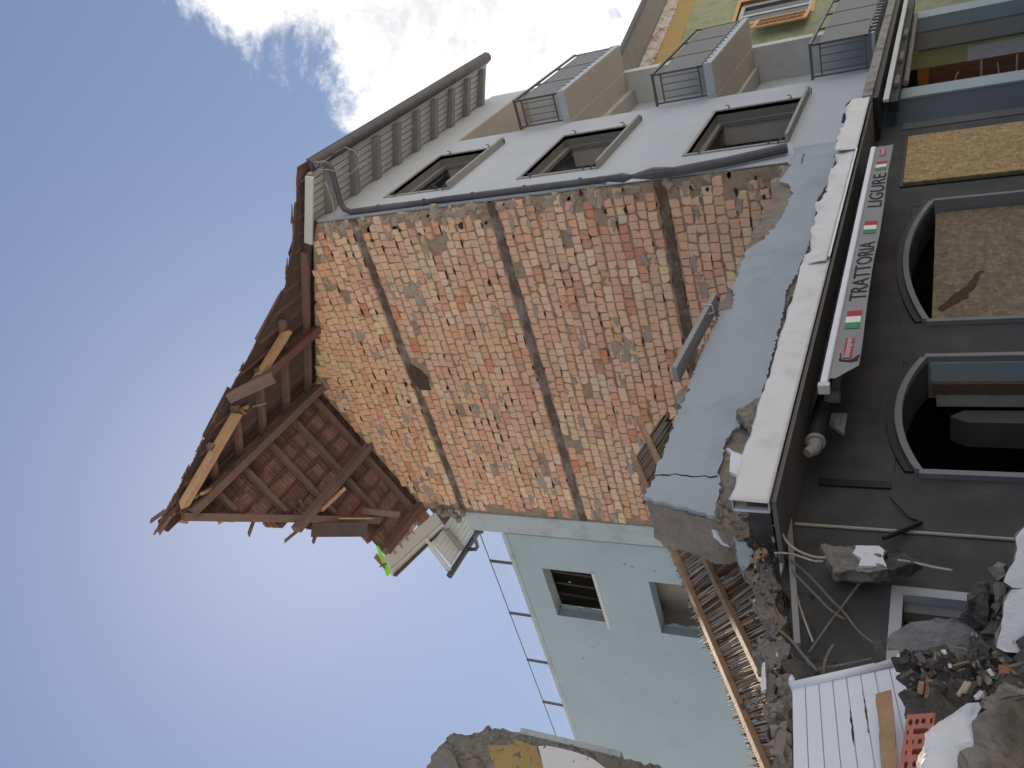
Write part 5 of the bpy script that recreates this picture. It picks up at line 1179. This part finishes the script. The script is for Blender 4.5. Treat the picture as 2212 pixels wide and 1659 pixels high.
# plank lying on the panel
P = [pt('q13', x, y, Y=-.82) for x, y in ((172, 680), (370, 615), (420, 1100), (460, 1500), (430, 1659), (250, 1659), (215, 1100))]
slab('wooden_plank', P, (0, .03, 0), M_fresh, 'short raw pale plank lying across the white panel', 'plank', 90, .004)
# hollow clay block
hb = thing('hollow_block', 'red perforated hollow clay block in the foreground rubble', 'brick', tuple(pt('q13', 650, 1659, D=3.05)-Vector((0, 0, .05))))
q00 = pt('q13', 590, 950, D=3.15); q10 = pt('q13', 940, 925, D=3.15); q01 = pt('q13', 480, 1640, D=2.98); hx = q10-q00; hy = (q01-q00)*1.25; hn = hx.cross(hy).normalized()
if hn.dot(CAM-q00) < 0: hn = -hn
def hp(a, t, d=0): return q00 + hx*a + hy*t + hn*d
Hh = [(.18, .13, .08, .05), (.42, .125, .075, .045), (.66, .12, .085, .045), (.95, .13, .05, .05), (.13, .29, .035, .04), (.60, .28, .27, .045), (1.0, .28, .05, .045), (.16, .44, .035, .045), (.37, .44, .03, .04), (.63, .435, .08, .04), (.88, .43, .035, .045), (.18, .60, .035, .04), (.66, .595, .27, .045), (.24, .78, .075, .05), (.54, .77, .075, .05), (.85, .77, .06, .05)]
bm = bmesh.new(); res = 46; cell = {}
def inh(a, t):
    for (ca, ct, ra, rt_) in Hh:
        if ra > rt_*2.5:
            da = max(0, abs(a-ca)-(ra-.06)); 
            if (da/.06)**2+((t-ct)/rt_)**2 < 1: return True
        elif ((a-ca)/ra)**2+((t-ct)/rt_)**2 < 1: return True
    return False
na, nt_ = 56, 80; vv = {}
def gv(i, j, k):
    if (i, j, k) not in vv: vv[i, j, k] = bm.verts.new(hp(1.08*i/na, j/nt_, -.09*k)-ORG[hb])
    return vv[i, j, k]
def sol(i, j): return 0 <= i < na and 0 <= j < nt_ and not inh(1.08*(i+.5)/na, (j+.5)/nt_) and not (i > na-5 and j < 8 and (i+j) % 3 == 0)
for i in range(na):
    for j in range(nt_):
        if not sol(i, j): continue
        bm.faces.new((gv(i, j, 0), gv(i+1, j, 0), gv(i+1, j+1, 0), gv(i, j+1, 0)))
        for di, dj, e in ((-1, 0, ((i, j), (i, j+1))), (1, 0, ((i+1, j), (i+1, j+1))), (0, -1, ((i, j), (i+1, j))), (0, 1, ((i, j+1), (i+1, j+1)))):
            if not sol(i+di, j+dj):
                (a_, b_), (c_, d_) = e; bm.faces.new((gv(a_, b_, 0), gv(c_, d_, 0), gv(c_, d_, 1), gv(a_, b_, 1)))
bmesh.ops.recalc_face_normals(bm, faces=bm.faces)
me = bpy.data.meshes.new('block'); bm.to_mesh(me); bm.free(); link('block', me, M_terra, hb)
b = MB(); b.prism([hp(.02, .01, -.089), hp(1.05, .01, -.089), hp(1.05, .99, -.089), hp(.02, .99, -.089)], -hn*.004); b.build('block_back', M_terra, hb)
# large pieces
def dpoly(L_, D): return [pt(a, x, y, D=D) for a, x, y in L_]
slab('plaster_boulder', dpoly([('q13', 725, 1650), ('q13', 800, 1450), ('q13', 900, 1250), ('q13', 1060, 1080), ('q13', 1200, 960), ('q13', 1380, 870), ('q13', 1540, 815), ('q13', 1625, 890), ('q13', 1560, 1080), ('q13', 1480, 1320), ('q13', 1380, 1600), ('q13', 1340, 1800), ('q13', 700, 1800)], 2.75), (0, 0, 0), [M_white, M_core], 'big white-faced plaster boulder beside the hollow clay block', 'rubble', 101, .012, mi=(0, 1), deep=.22)
slab('stone_boulder', dpoly([('q13', 1560, 820), ('q13', 1700, 740), ('q13', 1820, 700), ('q13', 2000, 670), ('q13', 2300, 660), ('q13', 2400, 1800), ('q13', 1330, 1800), ('q13', 1420, 1500), ('q13', 1520, 1200), ('q13', 1620, 900)], 2.70), (0, 0, 0), [mat('brown_stone', (.20, .175, .15), .95, .35, 6, 1.0, 20, dirt=(.085, .075, .065), dscale=4, damt=.8)], 'rough brown stone boulder at the lower left corner of the upright view', 'rubble', 103, .03, deep=.3)
slab('plaster_boulder', dpoly([('q12', 2050, 300), ('q12', 2110, 150), ('q12', 2300, -40), ('q12', 2400, 900), ('q12', 2120, 940), ('q12', 1990, 930), ('q12', 1905, 860), ('q12', 1930, 720), ('q12', 2000, 580)], 3.6), (0, 0, 0), [M_white, M_core], 'white plaster block at the foot of the dark wall, upper of two', 'rubble', 105, .010, mi=(0, 1), deep=.2)
slab('plaster_boulder', dpoly([('q12', 1990, 960), ('q12', 2130, 960), ('q12', 2400, 950), ('q13', 2400, 60), ('q13', 2040, 110), ('q13', 1890, 95), ('q13', 1760, 40), ('q12', 1800, 1480), ('q12', 1850, 1300), ('q12', 1840, 1120), ('q12', 1920, 1010)], 3.55), (0, 0, 0), [M_white, M_core], 'white plaster block at the foot of the dark wall, lower of two', 'rubble', 106, .010, mi=(0, 1), deep=.2)
slab('concrete_plate', dpoly([('r7', 1170, 650), ('r7', 1300, 600), ('r7', 1540, 555), ('r7', 1730, 530), ('r7', 1830, 540), ('r7', 1900, 595), ('r7', 1950, 630), ('r7', 1870, 690), ('r7', 1700, 750), ('r7', 1540, 800), ('r7', 1350, 770), ('r7', 1200, 720)], 4.05), (0, 0, 0), [mat('grey_concrete_face', (.235, .235, .24), .95, .2, 5, .7, 25, dirt=(.12, .118, .115), dscale=4, damt=.6), M_dconc], 'flat grey concrete plate propped against the doorway', 'rubble', 107, .016, mi=(0, 1), deep=.07)
slab('dark_splinter', dpoly([('r7', 1095, 590), ('r7', 1140, 600), ('r7', 1190, 740), ('r7', 1190, 830), ('r7', 1110, 830), ('r7', 1105, 700)], 4.0), (0, 0, 0), [M_dconc], 'dark pointed splinter standing beside the concrete plate', 'rubble', 108, .008, deep=.05)
slab('mortar_lump', dpoly([('q12', 1470, 880), ('q12', 1600, 880), ('q12', 1690, 1000), ('q12', 1680, 1200), ('q12', 1700, 1450), ('q12', 1540, 1450), ('q12', 1340, 1300), ('q12', 1400, 1130), ('q12', 1470, 1000)], 3.95), (0, 0, 0), [M_dconc], 'dark mortar lump right beside the doorway frame', 'rubble', 109, .025, deep=.15)
slab('mortar_lump', dpoly([('q12', 1690, 880), ('q12', 1870, 830), ('q12', 1910, 920), ('q12', 1840, 1120), ('q12', 1760, 1270), ('q12', 1730, 1100)], 3.75), (0, 0, 0), [M_conc], 'wedge of grey mortar between dark lump and white blocks', 'rubble', 110, .012, deep=.12)
slab('mortar_lump', dpoly([('q12', 1675, 640), ('q12', 1760, 590), ('q12', 1890, 610), ('q12', 1900, 750), ('q12', 1800, 810), ('q12', 1710, 740)], 3.8), (0, 0, 0), [M_conc], 'fist-sized round grey lump above the mortar wedge', 'rubble', 111, .012, deep=.1)
slab('brick_fragment', dpoly([('q13', 760, 500), ('q13', 830, 520), ('q13', 820, 680), ('q13', 790, 700), ('q13', 740, 670)], 3.4), (0, 0, 0), [mat('orange_clay', (.42, .25, .17), .9, .15, 9, .5)], 'small orange brick sliver above the hollow clay block', 'brick fragment', 112, .006, deep=.04)
slab('brick_fragment', dpoly([('q13', 850, 450), ('q13', 930, 470), ('q13', 910, 600), ('q13', 890, 760), ('q13', 850, 800), ('q13', 840, 650)], 3.42), (0, 0, 0), [mat('dusty_clay', (.30, .20, .155), .9, .2, 9, .5)], 'longer dusty brick sliver behind the orange one', 'brick fragment', 113, .008, deep=.05)
slab('brick_fragment', dpoly([('q13', 1830, 300), ('q13', 1950, 310), ('q13', 1950, 400), ('q13', 1840, 400)], 3.3), (0, 0, 0), [mat('brick_red', (.34, .16, .11), .9, .15, 9, .5)], 'red brick corner among the grey fragments', 'brick fragment', 114, .008, deep=.05)
rk = random.Random(33)
spots = [(1050, 250, .26, M_dconc), (1230, 330, .30, M_conc), (1400, 300, .2, M_dconc), (950, 300, .12, M_conc), (700, 500, .22, M_dconc), (680, 700, .24, M_dconc), (1000, 700, .28, M_dconc), (1150, 560, .22, M_dconc), (1550, 330, .14, M_conc), (1700, 290, .2, M_dconc), (1680, 450, .16, M_dconc), (1560, 520, .12, M_conc), (1800, 480, .22, M_dconc), (1980, 530, .22, M_core), (2060, 250, .2, M_dconc), (1900, 200, .13, M_white), (2080, 370, .12, M_white), (1400, 640, .18, M_dconc), (1520, 660, .08, M_conc), (1250, 760, .16, M_dconc), (1030, 900, .24, M_dconc), (750, 850, .22, M_dconc), (1180, 1000, .13, M_dconc), (600, 300, .2, M_dconc), (760, 230, .2, M_dconc), (1450, 180, .2, M_dconc), (1620, 140, .2, M_dconc), (1330, 480, .18, M_dconc), (1900, 620, .18, M_dconc), (2100, 600, .15, M_conc)]
for i, (x, y, s_, m_) in enumerate(spots):
    D_ = 3.75 - .0004*(y) - .02*rk.random()
    lab, grp = ('small white plaster fragment among dark rubble', 'white plaster fragments in the heap') if m_ is M_white else (('grey mortar fragment in the dark rubble heap', 'grey fragments in the heap') if m_ is not M_dconc else ('dusty dark masonry fragment in the rubble heap', 'dark fragments in the heap'))
    chunk('fragment', pt('q13', x, y, D=D_), (s_*rk.uniform(.4, .62), s_*rk.uniform(.3, .5), s_*rk.uniform(.3, .5)), 200+i, m_, lab, 'rubble', rot=(rk.random()*6, rk.random()*6, rk.random()*6), group=grp, amp=.09)
for i, (a, x0, y0, x1, y1) in enumerate((('q13', 1270, 695, 1380, 520), ('q13', 1345, 650, 1420, 530))):
    b = MB(); b.tube([pt(a, x0, y0, D=3.35), pt(a, x1, y1, D=3.38)], .007, 6); based(b, 'reed_stalk', REEDM[3], 'pale reed stalk sticking out of the rubble heap', 'reed', 'reed stalks in the heap')
